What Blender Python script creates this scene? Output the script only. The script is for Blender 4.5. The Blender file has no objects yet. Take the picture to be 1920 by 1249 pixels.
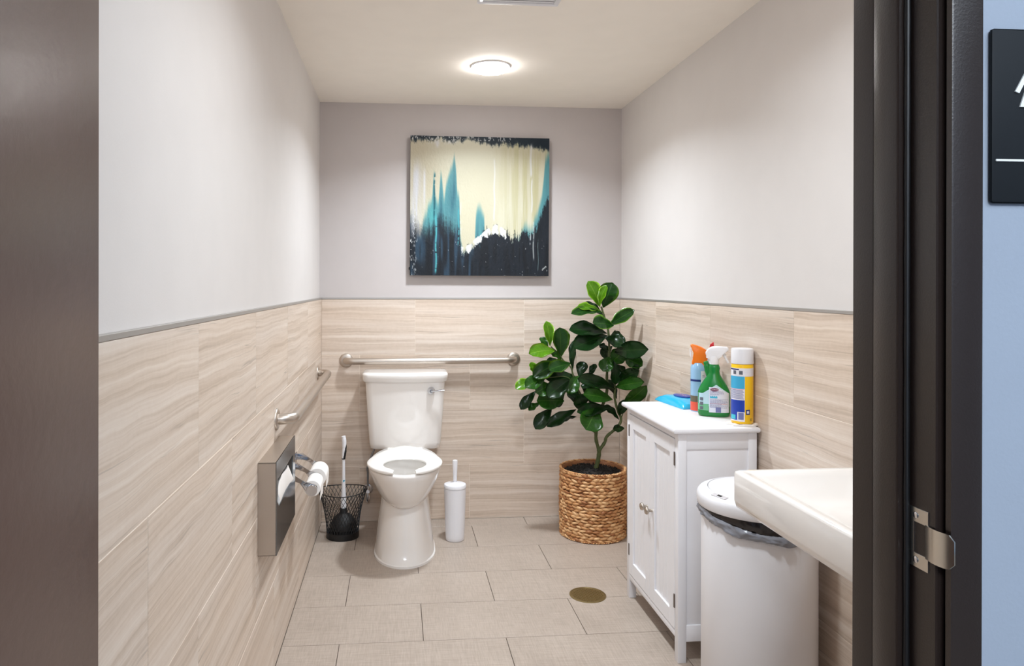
import bpy, bmesh, math, random
import numpy as np
from mathutils import Vector, Matrix, noise as mnoise
random.seed(7)
PI = math.pi
sc = bpy.context.scene
COL = sc.collection
# ------------------------------------------------------------------ camera, world, lights, exposure
F_PX, CX, CY = 1338.28, 858.27, 535.49
CAMP = Vector((0.4155, -3.9800, 1.3109))
yaw, pit, rol = math.radians(4.8441), math.radians(-0.0726), math.radians(0.0914)
c, s = math.cos(yaw), math.sin(yaw)
r_ = Vector((c, -s, 0)); f_ = Vector((s, c, 0)); u_ = Vector((0, 0, 1))
f2 = f_*math.cos(pit) + u_*math.sin(pit); u2 = -f_*math.sin(pit) + u_*math.cos(pit)
r3 = r_*math.cos(rol) + u2*math.sin(rol); u3 = -r_*math.sin(rol) + u2*math.cos(rol)
cd = bpy.data.cameras.new('camera'); cam = bpy.data.objects.new('camera', cd); COL.objects.link(cam)
cd.sensor_width = 36; cd.sensor_fit = 'HORIZONTAL'; cd.lens = F_PX/1920*36
cd.shift_x = (960-CX)/1920; cd.shift_y = (CY-624.5)/1920; cd.clip_start = 0.02; cd.clip_end = 50
M = Matrix((r3, u3, -f2)).transposed().to_4x4(); M.translation = CAMP; cam.matrix_world = M
sc.camera = cam
W, H, ZT = 1.6814, 2.3188, 1.2295          # bathroom width, ceiling height, tile height (back wall is y = 0)
YW, YH = -3.10, -3.235                      # bathroom and hall faces of the door wall
wd = bpy.data.worlds.new('world'); sc.world = wd; wd.use_nodes = True
wd.node_tree.nodes['Background'].inputs[0].default_value = (0.62, 0.78, 1.0, 1)
wd.node_tree.nodes['Background'].inputs[1].default_value = 0.5
def area(name, loc, size, power, col, rot=(0,0,0), shape='DISK', sy=None, spread=PI):
    l = bpy.data.lights.new(name, 'AREA'); l.shape = shape; l.size = size; l.energy = power; l.color = col; l.spread = spread
    if sy: l.size_y = sy
    o = bpy.data.objects.new(name, l); o.location = loc; o.rotation_euler = rot; COL.objects.link(o); return o
area('downlight_glow', (.843, -.712, H-.029), .15, 11.2, (.83, .92, 1), spread=2.5)
area('downlight_glow', (.843, -2.35, H-.029), .15, 7.4, (.84, .93, 1), spread=2.7)
area('hall_fill', (1.6, -4.3, 2.44), .6, 9, (.74, .86, 1.0), shape='RECTANGLE', sy=.6)
area('hall_fill', (.55, -5.05, 2.44), 1.2, 42, (.88, .94, 1.0), shape='RECTANGLE', sy=.6)  # unseen hall lamps; this larger one is fill added to flatten the bathroom light
vs = sc.view_settings
vs.view_transform = 'Standard'; vs.look = 'None'; vs.exposure = 0.82; vs.gamma = 1.0; vs.use_curve_mapping = False
try:
    sc.cycles.use_denoising = True; sc.cycles.max_bounces = 10; sc.cycles.diffuse_bounces = 6; sc.cycles.sample_clamp_indirect = 8
except Exception: pass

def ray_at(px, py, axis, val):
    d = f2 + r3*((px-CX)/F_PX) + u3*((CY-py)/F_PX)
    t = (val - CAMP[axis])/d[axis]
    return CAMP + d*t

# ------------------------------------------------------------------ materials
def lin(c):
    return tuple(((v/255)/12.92 if v/255 <= .04045 else ((v/255+.055)/1.055)**2.4) for v in c) + (1,)
MATS = {}
def mat(name, col, rough=.5, metal=0, spec=.5, coat=0, emit=None, es=0, trans=0, alpha=1, bump=None, sss=0, ior=None):
    if name in MATS: return MATS[name]
    m = bpy.data.materials.new(name); m.use_nodes = True
    b = m.node_tree.nodes['Principled BSDF']
    col = col if len(col) == 4 else lin(col)
    b.inputs['Base Color'].default_value = col; b.inputs['Roughness'].default_value = rough
    b.inputs['Metallic'].default_value = metal; b.inputs['Specular IOR Level'].default_value = spec
    b.inputs['Coat Weight'].default_value = coat; b.inputs['Transmission Weight'].default_value = trans
    if ior: b.inputs['IOR'].default_value = ior
    if emit: b.inputs['Emission Color'].default_value = emit; b.inputs['Emission Strength'].default_value = es
    nt = m.node_tree
    # every surface gets a faint procedural variation of colour, and relief if asked
    tc = nt.nodes.new('ShaderNodeTexCoord')
    if trans == 0 and not emit:
        n = nt.nodes.new('ShaderNodeTexNoise'); n.inputs['Scale'].default_value = 9; n.inputs['Detail'].default_value = 3
        nt.links.new(tc.outputs['Object'], n.inputs['Vector'])
        mx = nt.nodes.new('ShaderNodeMix'); mx.data_type = 'RGBA'
        mx.inputs[6].default_value = tuple(v*.97 for v in col[:3])+(1,); mx.inputs[7].default_value = tuple(min(1, v*1.03) for v in col[:3])+(1,)
        nt.links.new(n.outputs['Fac'], mx.inputs[0]); nt.links.new(mx.outputs[2], b.inputs['Base Color'])
    if bump:
        n2 = nt.nodes.new('ShaderNodeTexNoise'); n2.inputs['Scale'].default_value = bump[0]; n2.inputs['Detail'].default_value = 4
        mp = nt.nodes.new('ShaderNodeMapping'); mp.inputs['Scale'].default_value = bump[2] if len(bump) > 2 else (1, 1, 1)
        nt.links.new(tc.outputs['Object'], mp.inputs[0]); nt.links.new(mp.outputs[0], n2.inputs['Vector'])
        bp = nt.nodes.new('ShaderNodeBump'); bp.inputs['Strength'].default_value = bump[1]; bp.inputs['Distance'].default_value = .002
        nt.links.new(n2.outputs['Fac'], bp.inputs['Height']); nt.links.new(bp.outputs['Normal'], b.inputs['Normal'])
    MATS[name] = m
    return m
def math_node(nt, op, a, b=None):
    n = nt.nodes.new('ShaderNodeMath'); n.operation = op
    for i, v in enumerate((a, b)):
        if v is None: continue
        if isinstance(v, (int, float)): n.inputs[i].default_value = v
        else: nt.links.new(v, n.inputs[i])
    return n.outputs[0]
def noise_node(nt, vec, scale, detail=3, rough=.5, mapping=None):
    if mapping:
        mp = nt.nodes.new('ShaderNodeMapping'); mp.inputs['Scale'].default_value = mapping
        nt.links.new(vec, mp.inputs[0]); vec = mp.outputs[0]
    n = nt.nodes.new('ShaderNodeTexNoise'); n.inputs['Scale'].default_value = scale
    n.inputs['Detail'].default_value = detail; n.inputs['Roughness'].default_value = rough
    nt.links.new(vec, n.inputs['Vector']); return n.outputs['Fac']
def ramp(nt, fac, stops):
    r = nt.nodes.new('ShaderNodeValToRGB'); e = r.color_ramp.elements
    while len(e) < len(stops): e.new(.5)
    for el, (p, c_) in zip(e, stops): el.position = p; el.color = lin(c_)
    nt.links.new(fac, r.inputs[0]); return r.outputs[0]
def mixc(nt, fac, a, b, mode='MIX'):
    n = nt.nodes.new('ShaderNodeMix'); n.data_type = 'RGBA'; n.blend_type = mode
    for i, v in ((0, fac), (6, a), (7, b)):
        if isinstance(v, (int, float)): n.inputs[i].default_value = v
        elif isinstance(v, tuple): n.inputs[i].default_value = v
        else: nt.links.new(v, n.inputs[i])
    return n.outputs[2]
def tile_material(name, vein=True):
    m = bpy.data.materials.new(name); m.use_nodes = True; nt = m.node_tree
    b = nt.nodes['Principled BSDF']
    tc = nt.nodes.new('ShaderNodeTexCoord'); oi = nt.nodes.new('ShaderNodeObjectInfo')
    cx = nt.nodes.new('ShaderNodeCombineXYZ')
    rv = math_node(nt, 'MULTIPLY', oi.outputs['Random'], 37.0)
    for i in range(3): nt.links.new(rv, cx.inputs[i])
    ad = nt.nodes.new('ShaderNodeVectorMath'); ad.operation = 'ADD'
    nt.links.new(tc.outputs['Object'], ad.inputs[0]); nt.links.new(cx.outputs[0], ad.inputs[1])
    v = ad.outputs[0]
    if vein:
        # travertine cut along the vein: level bands that drift a little
        warp = noise_node(nt, v, 3.0, 3, .55, (1.0, 1, 1.5))
        sp = nt.nodes.new('ShaderNodeSeparateXYZ'); nt.links.new(v, sp.inputs[0])
        z2 = math_node(nt, 'ADD', sp.outputs[2], math_node(nt, 'MULTIPLY', warp, .034))
        cb = nt.nodes.new('ShaderNodeCombineXYZ'); nt.links.new(sp.outputs[0], cb.inputs[0]); nt.links.new(z2, cb.inputs[2])
        w = cb.outputs[0]
        n1 = noise_node(nt, w, 1.0, 2, .5, (.7, 1, 34))
        n2 = noise_node(nt, w, 1.0, 4, .65, (1.8, 1, 150))
        n3 = noise_node(nt, w, 1.0, 2, .5, (.6, 1, 60))
        n4 = noise_node(nt, v, 60, 3, .6)
        f = math_node(nt, 'ADD', math_node(nt, 'MULTIPLY', n1, .5), math_node(nt, 'MULTIPLY', n2, .42))
        f = math_node(nt, 'ADD', f, math_node(nt, 'MULTIPLY', n4, .08))
        col = ramp(nt, f, [(.32, (188, 172, 158)), (.43, (210, 195, 181)), (.51, (223, 210, 198)), (.60, (232, 222, 212)), (.70, (243, 236, 229))])
        tone = noise_node(nt, w, 1.0, 1, .5, (.5, 1, 7))
        col = mixc(nt, tone, mixc(nt, .6, col, lin((238, 222, 203)), 'MULTIPLY'), mixc(nt, .45, col, lin((226, 224, 224)), 'MULTIPLY'))
        # thin dark veins
        vn = math_node(nt, 'ABSOLUTE', math_node(nt, 'SUBTRACT', n3, .5))
        vm = ramp(nt, vn, [(0.0, (150, 150, 150)), (.012, (255, 255, 255))])
        pm = noise_node(nt, w, 1.0, 2, .5, (1.6, 1, 9))
        pmr = ramp(nt, pm, [(.50, (0, 0, 0)), (.62, (255, 255, 255))])
        col = mixc(nt, math_node(nt, 'MULTIPLY', pmr, .55), col, mixc(nt, 1.0, col, vm, 'MULTIPLY'))
        rv2 = math_node(nt, 'ADD', math_node(nt, 'MULTIPLY', oi.outputs['Random'], .07), .95)
        gc = nt.nodes.new('ShaderNodeCombineColor')
        for i in range(3): nt.links.new(rv2, gc.inputs[i])
        col = mixc(nt, 1.0, col, gc.outputs[0], 'MULTIPLY')
        b.inputs['Roughness'].default_value = .42; b.inputs['Specular IOR Level'].default_value = .35
    else:
        a = noise_node(nt, v, 1.0, 3, .6, (14, 260, 1)); d = noise_node(nt, v, 1.0, 3, .6, (260, 14, 1)); e = noise_node(nt, v, 4, 3)
        f = math_node(nt, 'ADD', math_node(nt, 'MULTIPLY', a, .4), math_node(nt, 'MULTIPLY', d, .4)); f = math_node(nt, 'ADD', f, math_node(nt, 'MULTIPLY', e, .2))
        col = ramp(nt, f, [(.36, (160, 147, 135)), (.5, (174, 160, 148)), (.64, (187, 174, 162))])
        bp = nt.nodes.new('ShaderNodeBump'); bp.inputs['Strength'].default_value = .25; bp.inputs['Distance'].default_value = .0006
        nt.links.new(f, bp.inputs['Height']); nt.links.new(bp.outputs['Normal'], b.inputs['Normal'])
        b.inputs['Roughness'].default_value = .38; b.inputs['Specular IOR Level'].default_value = .35
    nt.links.new(col, b.inputs['Base Color'])
    return m
M_TILE = tile_material('vein_cut_tile'); M_FLOOR = tile_material('linen_floor_tile', False)
M_WHITE = mat('white_wall_paint', (212, 207, 204), .55, spec=.35, bump=(260, .08))
M_GREY = mat('grey_wall_paint', (196, 189, 187), .55, spec=.35, bump=(260, .08))
M_CEIL = mat('ceiling_paint', (250, 243, 233), .8, bump=(300, .06))
M_GROUT = mat('light_grout', (238, 226, 212), .9)
M_FGROUT = mat('dark_floor_grout', (92, 80, 70), .9)
M_TRIM = mat('brushed_trim_metal', (172, 168, 164), .45, metal=.6)
M_HALLW = mat('hall_wall_paint', (150, 160, 174), .6, bump=(220, .1))
M_BRONZE = mat('dark_bronze_paint', (40, 32, 29), .30, spec=.5, bump=(420, .12))
M_LEAF_DOOR = mat('brown_door_paint', (80, 58, 51), .34, spec=.5, bump=(75, .18))
M_BLACK = mat('black_rubber', (16, 16, 18), .45)
M_STEEL = mat('brushed_stainless', (198, 188, 178), .36, metal=1, bump=(60, .15, (1, 1, 12)))
M_MIRROR = mat('polished_steel', (128, 136, 144), .14, metal=1)
M_CHROME = mat('chrome', (215, 217, 222), .08, metal=1)
M_CHINA = mat('glazed_china', (234, 230, 226), .08, spec=.5, coat=.4)
M_SEAT = mat('white_seat_plastic', (240, 237, 233), .22, spec=.5)
M_LACQ = mat('white_lacquer', (236, 236, 240), .35, spec=.4)
M_PLASTIC = mat('white_plastic', (232, 232, 236), .3, spec=.45)
M_SOIL = mat('black_soil', (34, 30, 28), .95, bump=(120, 1.0))
M_PAPER = mat('tissue_paper', (244, 240, 236), .9)

# ------------------------------------------------------------------ mesh helpers
def obj(name, bm, m, parent=None, smooth=None, mesh=None):
    if mesh is None:
        bmesh.ops.recalc_face_normals(bm, faces=bm.faces[:])
        mesh = bpy.data.meshes.new(name); bm.to_mesh(mesh); bm.free()
        if m is not None:
            for mm in (m if isinstance(m, (list, tuple)) else [m]): mesh.materials.append(mm)
        if smooth is not None:
            mesh.polygons.foreach_set('use_smooth', [True]*len(mesh.polygons))
            if smooth < 180: mesh.set_sharp_from_angle(angle=math.radians(smooth))
    o = bpy.data.objects.new(name, mesh); COL.objects.link(o)
    if parent: o.parent = parent
    return o
def B(): return bmesh.new()
def tag(o, label, cat, group=None):
    o['label'] = label; o['category'] = cat
    if group: o['group'] = group
    return o
def empty(name, loc, label=None, cat=None, group=None, rz=0, kind=None):
    o = bpy.data.objects.new(name, None); COL.objects.link(o); o.location = loc; o.rotation_euler.z = rz; o.empty_display_size = .05
    if label: tag(o, label, cat, group)
    if kind: o['kind'] = kind
    return o
def box(bm, x0, x1, y0, y1, z0, z1, bev=0, seg=2):
    t = bmesh.new()
    bmesh.ops.create_cube(t, size=1)
    bmesh.ops.scale(t, vec=(x1-x0, y1-y0, z1-z0), verts=t.verts); bmesh.ops.translate(t, vec=((x0+x1)/2, (y0+y1)/2, (z0+z1)/2), verts=t.verts)
    if bev: bmesh.ops.bevel(t, geom=t.edges[:], offset=bev, segments=seg, profile=.5, affect='EDGES')
    merge(bm, t); return bm
def merge(bm, t):
    me = bpy.data.meshes.new('tmp'); t.to_mesh(me); t.free(); bm.from_mesh(me); bpy.data.meshes.remove(me)
def loft(bm, rings, cap0=True, cap1=True, closed=True, matid=0):
    V = [[bm.verts.new(p) for p in r] for r in rings]
    n = len(V[0]); fs = []
    for a, b in zip(V, V[1:]):
        for i in range(n if closed else n-1):
            j = (i+1) % n
            fs.append(bm.faces.new((a[i], a[j], b[j], b[i])))
    if cap0: fs.append(bm.faces.new(V[0][::-1]))
    if cap1: fs.append(bm.faces.new(V[-1]))
    for f in fs: f.material_index = matid
    return V
def lathe(bm, prof, cx=0, cy=0, n=32, cap0=True, cap1=True, sx=1, sy=1):
    """prof: (radius, z) from one end to the other"""
    loft(bm, [[(cx+r*sx*math.cos(2*PI*i/n), cy+r*sy*math.sin(2*PI*i/n), z) for i in range(n)] for r, z in prof], cap0, cap1)
    return bm
def tube(bm, pts, rad, n=10, cap=True, flat=None):
    pts = [Vector(p) for p in pts]; rings = []
    up = None
    for i, p in enumerate(pts):
        t = (pts[min(i+1, len(pts)-1)]-pts[max(i-1, 0)]).normalized()
        if up is None:
            up = Vector((0, 0, 1)) if abs(t.z) < .9 else Vector((1, 0, 0))
        a = t.cross(up).normalized(); up = a.cross(t).normalized()
        r = rad[i] if isinstance(rad, (list, tuple)) else rad
        rings.append([p + (a*math.cos(2*PI*k/n) + up*math.sin(2*PI*k/n)*(flat or 1))*r for k in range(n)])
    loft(bm, rings, cap, cap); return bm
def smoothpath(pts, k=6):
    pts = [Vector(p) for p in pts]; out = []
    for i in range(len(pts)-1):
        p0 = pts[max(i-1, 0)]; p1 = pts[i]; p2 = pts[i+1]; p3 = pts[min(i+2, len(pts)-1)]
        for j in range(k):
            t = j/k
            out.append(.5*((2*p1)+(p2-p0)*t+(2*p0-5*p1+4*p2-p3)*t*t+(3*p1-p0-3*p2+p3)*t**3))
    out.append(pts[-1]); return out
def xf(bm, mtx):
    bmesh.ops.transform(bm, matrix=mtx, verts=bm.verts); return bm
def prism(bm, poly, axis, a, b, bev=0):
    """poly: 2-D points in the other two axes (in x,y,z order), extruded along axis from a to b"""
    def P(p, t):
        l = list(p); l.insert(axis, t); return tuple(l)
    t = bmesh.new(); loft(t, [[P(p, a) for p in poly], [P(p, b) for p in poly]])
    if bev: bmesh.ops.bevel(t, geom=t.edges[:], offset=bev, segments=2, profile=.5, affect='EDGES')
    merge(bm, t); return bm

# ------------------------------------------------------------------ room shell
def structure(name, bm, m, parent=None, smooth=None):
    o = obj(name, bm, m, parent, smooth)
    if not parent: o['kind'] = 'structure'
    return o
TT = .012
wl = structure('wall_left', box(B(), -.14, -TT, YH, .15, 0, H), M_WHITE)
wb = structure('wall_back', box(B(), -TT, W+TT, TT, .15, 0, H), M_GREY)
wr = structure('wall_right', box(B(), W+TT, W+.14, YW, .15, 0, H), M_WHITE)
ce = structure('ceiling', box(B(), -.14, W+.14, YW, .15, H, H+.1), M_CEIL)
fl = structure('floor', box(B(), -.14, W+.14, YH-.005, .15, -.12, -.0035), M_FGROUT)
# the wall with the doorway (bathroom side white, hall side blue grey)
OX0, OX1, OH = .035, 1.047, 2.08
bm = B(); box(bm, -1.6, OX0, YH, YW, 0, 2.5); box(bm, OX1, 3.4, YH, YW, 0, 2.5); box(bm, OX0, OX1, YH, YW, OH, 2.5)
wf = structure('wall_front', bm, M_HALLW)
bm = B(); box(bm, -.012, OX0-.002, YW, YW+.012, 0, H-.001); box(bm, OX1+.002, W+.012, YW, YW+.012, 0, H-.001); box(bm, OX0, OX1, YW, YW+.012, OH+.003, H-.001)
structure('drywall_lining', bm, M_WHITE, wf)
# hall: floor, opposite wall, ceiling, seen only by the light
structure('floor_hall', box(B(), -1.6, 3.4, -5.4, YH-.005, -.12, -.001), mat('hall_floor', (120, 112, 104), .5))
structure('wall_hall', box(B(), -1.6, 3.4, -5.5, -5.4, 0, 2.5), M_HALLW)
structure('ceiling_hall', box(B(), -1.6, 3.4, -5.5, YH, 2.5, 2.6), M_CEIL)
# grout beds
structure('grout_bed', box(B(), -TT, -.0011, YW, 0, 0, ZT-.002), M_GROUT, wl)
structure('grout_bed', box(B(), 0, W, .0011, TT, 0, ZT-.002), M_GROUT, wb)
structure('grout_bed', box(B(), W+.0011, W+TT, YW, 0, 0, ZT-.002), M_GROUT, wr)
TG, TL = .308, .613
cache = {}
def tile_mesh(lx, ly, lz, bev, m, key):
    k = (round(lx, 4), round(ly, 4), round(lz, 4), key)
    if k not in cache:
        bm = box(B(), -lx/2, lx/2, -ly/2, ly/2, -lz/2, lz/2, bev, 1)
        o = bm; bmesh.ops.recalc_face_normals(bm, faces=bm.faces[:])
        me = bpy.data.meshes.new(key); bm.to_mesh(me); bm.free(); me.materials.append(m); cache[k] = me
    return cache[k]
def spans(j0, a, b):
    """intervals between joints j0 + k*TL inside [a, b]"""
    js = [j0+k*TL for k in range(-12, 13)]
    cuts = [a] + sorted(j for j in js if a+.004 < j < b-.004) + [b]
    return list(zip(cuts, cuts[1:]))
GW = .0016
for wall, kind, j0, a, b, rz in ((wb, 'back', .5155, 0, W, 0), (wl, 'left', -1.2118, YW, 0, PI/2), (wr, 'right', -.5669, YW, 0, -PI/2)):
    for r in range(4):
        z1 = ZT-r*TG; z0 = max(ZT-(r+1)*TG, .002)
        for s0, s1 in spans(j0 + (TL/2 if r % 2 else 0), a, b):
            if s1-s0 < .006: continue
            me = tile_mesh(s1-s0-GW, .009, z1-z0-GW, .0008, M_TILE, 'tile')
            o = bpy.data.objects.new('tile', me); COL.objects.link(o); o.parent = wall
            m_ = (s0+s1)/2; d = random.uniform(0, .0004); zc = (z0+z1)/2
            o.location = (m_, .0045+d, zc) if kind == 'back' else ((-.0045-d, m_, zc) if kind == 'left' else (W+.0045+d, m_, zc))
            o.rotation_euler.z = rz
for k in range(-1, 11):
    y1 = -(.1229+k*TG); y0 = -(.1229+(k+1)*TG)
    y1 = min(y1, 0); y0 = max(y0, YH)
    if y1-y0 < .01: continue
    for s0, s1 in spans(.5135 + (TL/2 if k % 2 == 0 else 0), 0, W):
        if s1-s0 < .006: continue
        me = tile_mesh(s1-s0-.0026, y1-y0-.0026, .012, .0006, M_FLOOR, 'tile')
        o = bpy.data.objects.new('tile', me); COL.objects.link(o); o.parent = fl
        o.location = ((s0+s1)/2, (y0+y1)/2, -.006)
# metal edge strips on the top of the tiles
def trim(name, bm):
    return structure(name, bm, M_TRIM)
bm = B(); box(bm, -TT+.0005, .0012, YW+.012, -.002, ZT-.0005, ZT+.009, .0006, 1); trim('trim_1', bm)
bm = B(); box(bm, .0015, W-.0015, -.0012, TT-.0005, ZT-.0005, ZT+.009, .0006, 1); trim('trim_2', bm)
bm = B(); box(bm, W-.0012, W+TT-.0005, YW+.012, -.002, ZT-.0005, ZT+.009, .0006, 1); trim('trim_3', bm)

# ------------------------------------------------------------------ door frame, strike plate, door leaf
XS, XR = 1.008, 1.022
fr = empty('door_frame', (0, 0, 0), kind='structure')
def jamb(side):
    """profile in (x, y) of the right jamb; side -1 mirrors it to the left"""
    pr = [(XS, YW+.004), (XS, -3.133), (XS+.0008, -3.1345), (XS, -3.136), (XS, -3.175), (XS+.002, -3.178), (XR-.001, -3.178), (XR, -3.179),
          (XR, -3.222), (XR+.0015, -3.2235), (XR+.014, -3.2235), (XR+.014, -3.2285), (XR+.0065, -3.2290), (XR+.0050, -3.231), (XR+.0052, -3.2385), (XR+.007, -3.2395), (XR+.041, -3.2395), (XR+.0425, -3.238), (XR+.0425, YH),
          (OX1-.003, YH), (OX1-.003, YW), (XR+.04, YW), (XR+.04, YW+.004)]
    if side < 0: pr = [(.06+XS-x, y) for x, y in pr]
    bm = B(); loft(bm, [[(x, y, z) for x, y in pr] for z in (0, OH-.02)]); return bm
obj('jamb', jamb(1), M_BRONZE, fr, 35); obj('jamb', jamb(-1), M_BRONZE, fr, 35)
bm = B(); box(bm, .03, OX1-.004, -3.178, YW+.004, OH-.045, OH-.002); box(bm, -.01, XR+.0425, -3.2395, -3.2355, OH-.03, OH+.03)
obj('frame_head', bm, M_BRONZE, fr)
bm = B()                       # rubber gasket against the stop
tube(bm, [(XR-.004, -3.1815, z) for z in np.linspace(.01, OH-.05, 60)], [.0034+.0003*math.sin(k*2.3) for k in range(60)], 8)
obj('door_gasket', bm, M_BLACK, fr, 60)
# strike plate let into the jamb, lip wrapping towards the hall
sp = []
ZS = 1.016; xr = XR-.0012
pl = B()
def plate_piece(pl, y0, y1, z0, z1, x=xr): box(pl, x, x+.0016, y0, y1, z0, z1, .0004, 1)
plate_piece(pl, -3.2125, -3.1795, ZS+.018, ZS+.035); plate_piece(pl, -3.2125, -3.1795, ZS-.035, ZS-.018)
plate_piece(pl, -3.190, -3.1795, ZS-.018, ZS+.018)
strike = obj('strike_plate', pl, mat('worn_nickel', (205, 203, 196), .22, metal=1), fr)
strike['label'] = 'shiny nickel strike plate with two screws'
lip = B(); th = .0015
rings = []
for k in range(9):
    t = k/8; y = -3.208-.038*t; x = xr - .003*math.sin(PI*t) + .004*t**3; hz = .0195 if t < .8 else .0195*(.55+.45*math.sqrt(max(0, 1-((t-.8)/.205)**2)))
    rings.append([(x, y, ZS-hz), (x, y, ZS+hz), (x+th, y, ZS+hz), (x+th, y, ZS-hz)])
loft(lip, rings); obj('strike_lip', lip, MATS['worn_nickel'], strike, 40)
bx = B(); box(bx, XR+.001, XR+.012, -3.2065, -3.1905, ZS-.0175, ZS+.0175); 
obj('latch_pocket', box(B(), xr+.0014, xr+.0022, -3.208, -3.190, ZS-.0178, ZS+.0178), mat('pocket_steel', (120, 124, 134), .35, metal=1), strike); bx.free()
for dz in (.026, -.026):
    sbm = B(); lathe(sbm, [(.0038, 0), (.0038, .0008), (.003, .0013)], n=16); xf(sbm, Matrix.Translation((xr, -3.193, ZS+dz)) @ Matrix.Rotation(-PI/2, 4, 'Y'))
    so = obj('screw', sbm, M_CHROME, strike, 40)
# open door leaf on the left, swung out into the hall
DX = .1105
dr = B(); box(dr, DX-.045, DX, -4.13, -3.2185, .012, 2.05, .0015, 2)
door = obj('door_1', dr, M_LEAF_DOOR, None, 30); door['kind'] = 'structure'
for z in (.25, 1.05, 1.85):
    h = B(); lathe(h, [(.006, z-.05), (.006, z+.05)], DX-.052, -3.2475, 12); obj('hinge', h, M_BRONZE, door, 40)
# sign on the hall wall
sg = box(B(), 0, .21, -.006, 0, 0, .194, .004, 2)
sgn = obj('restroom_sign', sg, mat('sign_charcoal', (24, 28, 32), .6, spec=.2), None, 30)
sgn.location = (1.072, YH-.0005, 1.4025); tag(sgn, 'dark rounded restroom sign with raised white figures on the blue-grey hall wall', 'sign')
M_SW = mat('sign_white', (232, 236, 236), .5)
ln = box(B(), .004, .206, -.0076, -.006, .046, .0485, .0004, 1); obj('white_line', ln, M_SW, sgn)
def figure(bm, cx, cz, k, skirt):
    lathe_b = B(); lathe(lathe_b, [(.0085*k, 0), (.0085*k, .0016)], n=20); xf(lathe_b, Matrix.Translation((cx, -.006, cz+.045*k)) @ Matrix.Rotation(PI/2, 4, 'X')); merge(bm, lathe_b)
    body = [(-.012, .034), (.012, .034), (.030, .002), (.025, 0), (.013, .022), (.012, .018)]
    body += ([(.024, -.016), (.010, -.016), (.010, -.042), (.002, -.042), (.002, -.016), (-.002, -.016), (-.002, -.042), (-.010, -.042), (-.010, -.016), (-.024, -.016)] if skirt
             else [(.010, -.042), (.002, -.042), (.002, -.006), (-.002, -.006), (-.002, -.042), (-.010, -.042)])
    body += [(-.012, .018), (-.013, .022), (-.025, 0), (-.030, .002)]
    prism(bm, [(cx+x*k, cz+z*k) for x, z in body], 1, -.0076, -.0055)
bm = B(); figure(bm, .055, .122, .95, True); obj('figure_in_skirt', bm, M_SW, sgn)
bm = B(); figure(bm, .150, .118, 1.05, False); obj('figure_in_trousers', bm, M_SW, sgn)

# ------------------------------------------------------------------ ceiling light and exhaust grille
M_GLOW = mat('light_diffuser', (1, 1, 1, 1), .6, emit=(1, .98, .97, 1), es=34)
def ceiling_light(x, y, label):
    t = empty('ceiling_light', (x, y, H), label, 'light')
    bm = B(); lathe(bm, [(.091, 0), (.092, -.004), (.089, -.007), (.086, -.007), (.084, -.005)], n=48, cap1=False); obj('light_trim', bm, M_PLASTIC, t, 50)
    bm = B(); lathe(bm, [(.085, -.006), (.082, -.014), (.074, -.021), (.06, -.0245), (.02, -.027)], n=48, cap0=False); obj('diffuser', bm, M_GLOW, t, 60)
    return t
ceiling_light(.843, -.712, 'round flush ceiling light glowing white above the painting')
ceiling_light(.843, -2.35, 'second round flush ceiling light between the exhaust grille and the doorway')
vt = empty('exhaust_vent', (.84, -1.614, H), 'white square exhaust fan grille on the ceiling nearer than the lit disc', 'vent')
bm = B()
box(bm, -.145, .145, .125, .145, -.016, 0, .004, 2); box(bm, -.145, .145, -.145, -.125, -.016, 0, .004, 2); box(bm, -.145, -.125, -.126, .126, -.016, 0, .004, 2); box(bm, .125, .145, -.126, .126, -.016, 0, .004, 2)
obj('vent_frame', bm, M_PLASTIC, vt, 40)
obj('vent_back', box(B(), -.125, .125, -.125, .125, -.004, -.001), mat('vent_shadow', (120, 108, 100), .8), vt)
sm = None
for k in range(14):
    if sm is None:
        so = obj('slat', box(B(), -.125, .125, -.0045, .0045, -.013, -.009, .001, 1), M_PLASTIC, vt); sm = so.data
    else:
        so = bpy.data.objects.new('slat', sm); COL.objects.link(so); so.parent = vt
    so.location.y = -.117+k*.018

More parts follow.
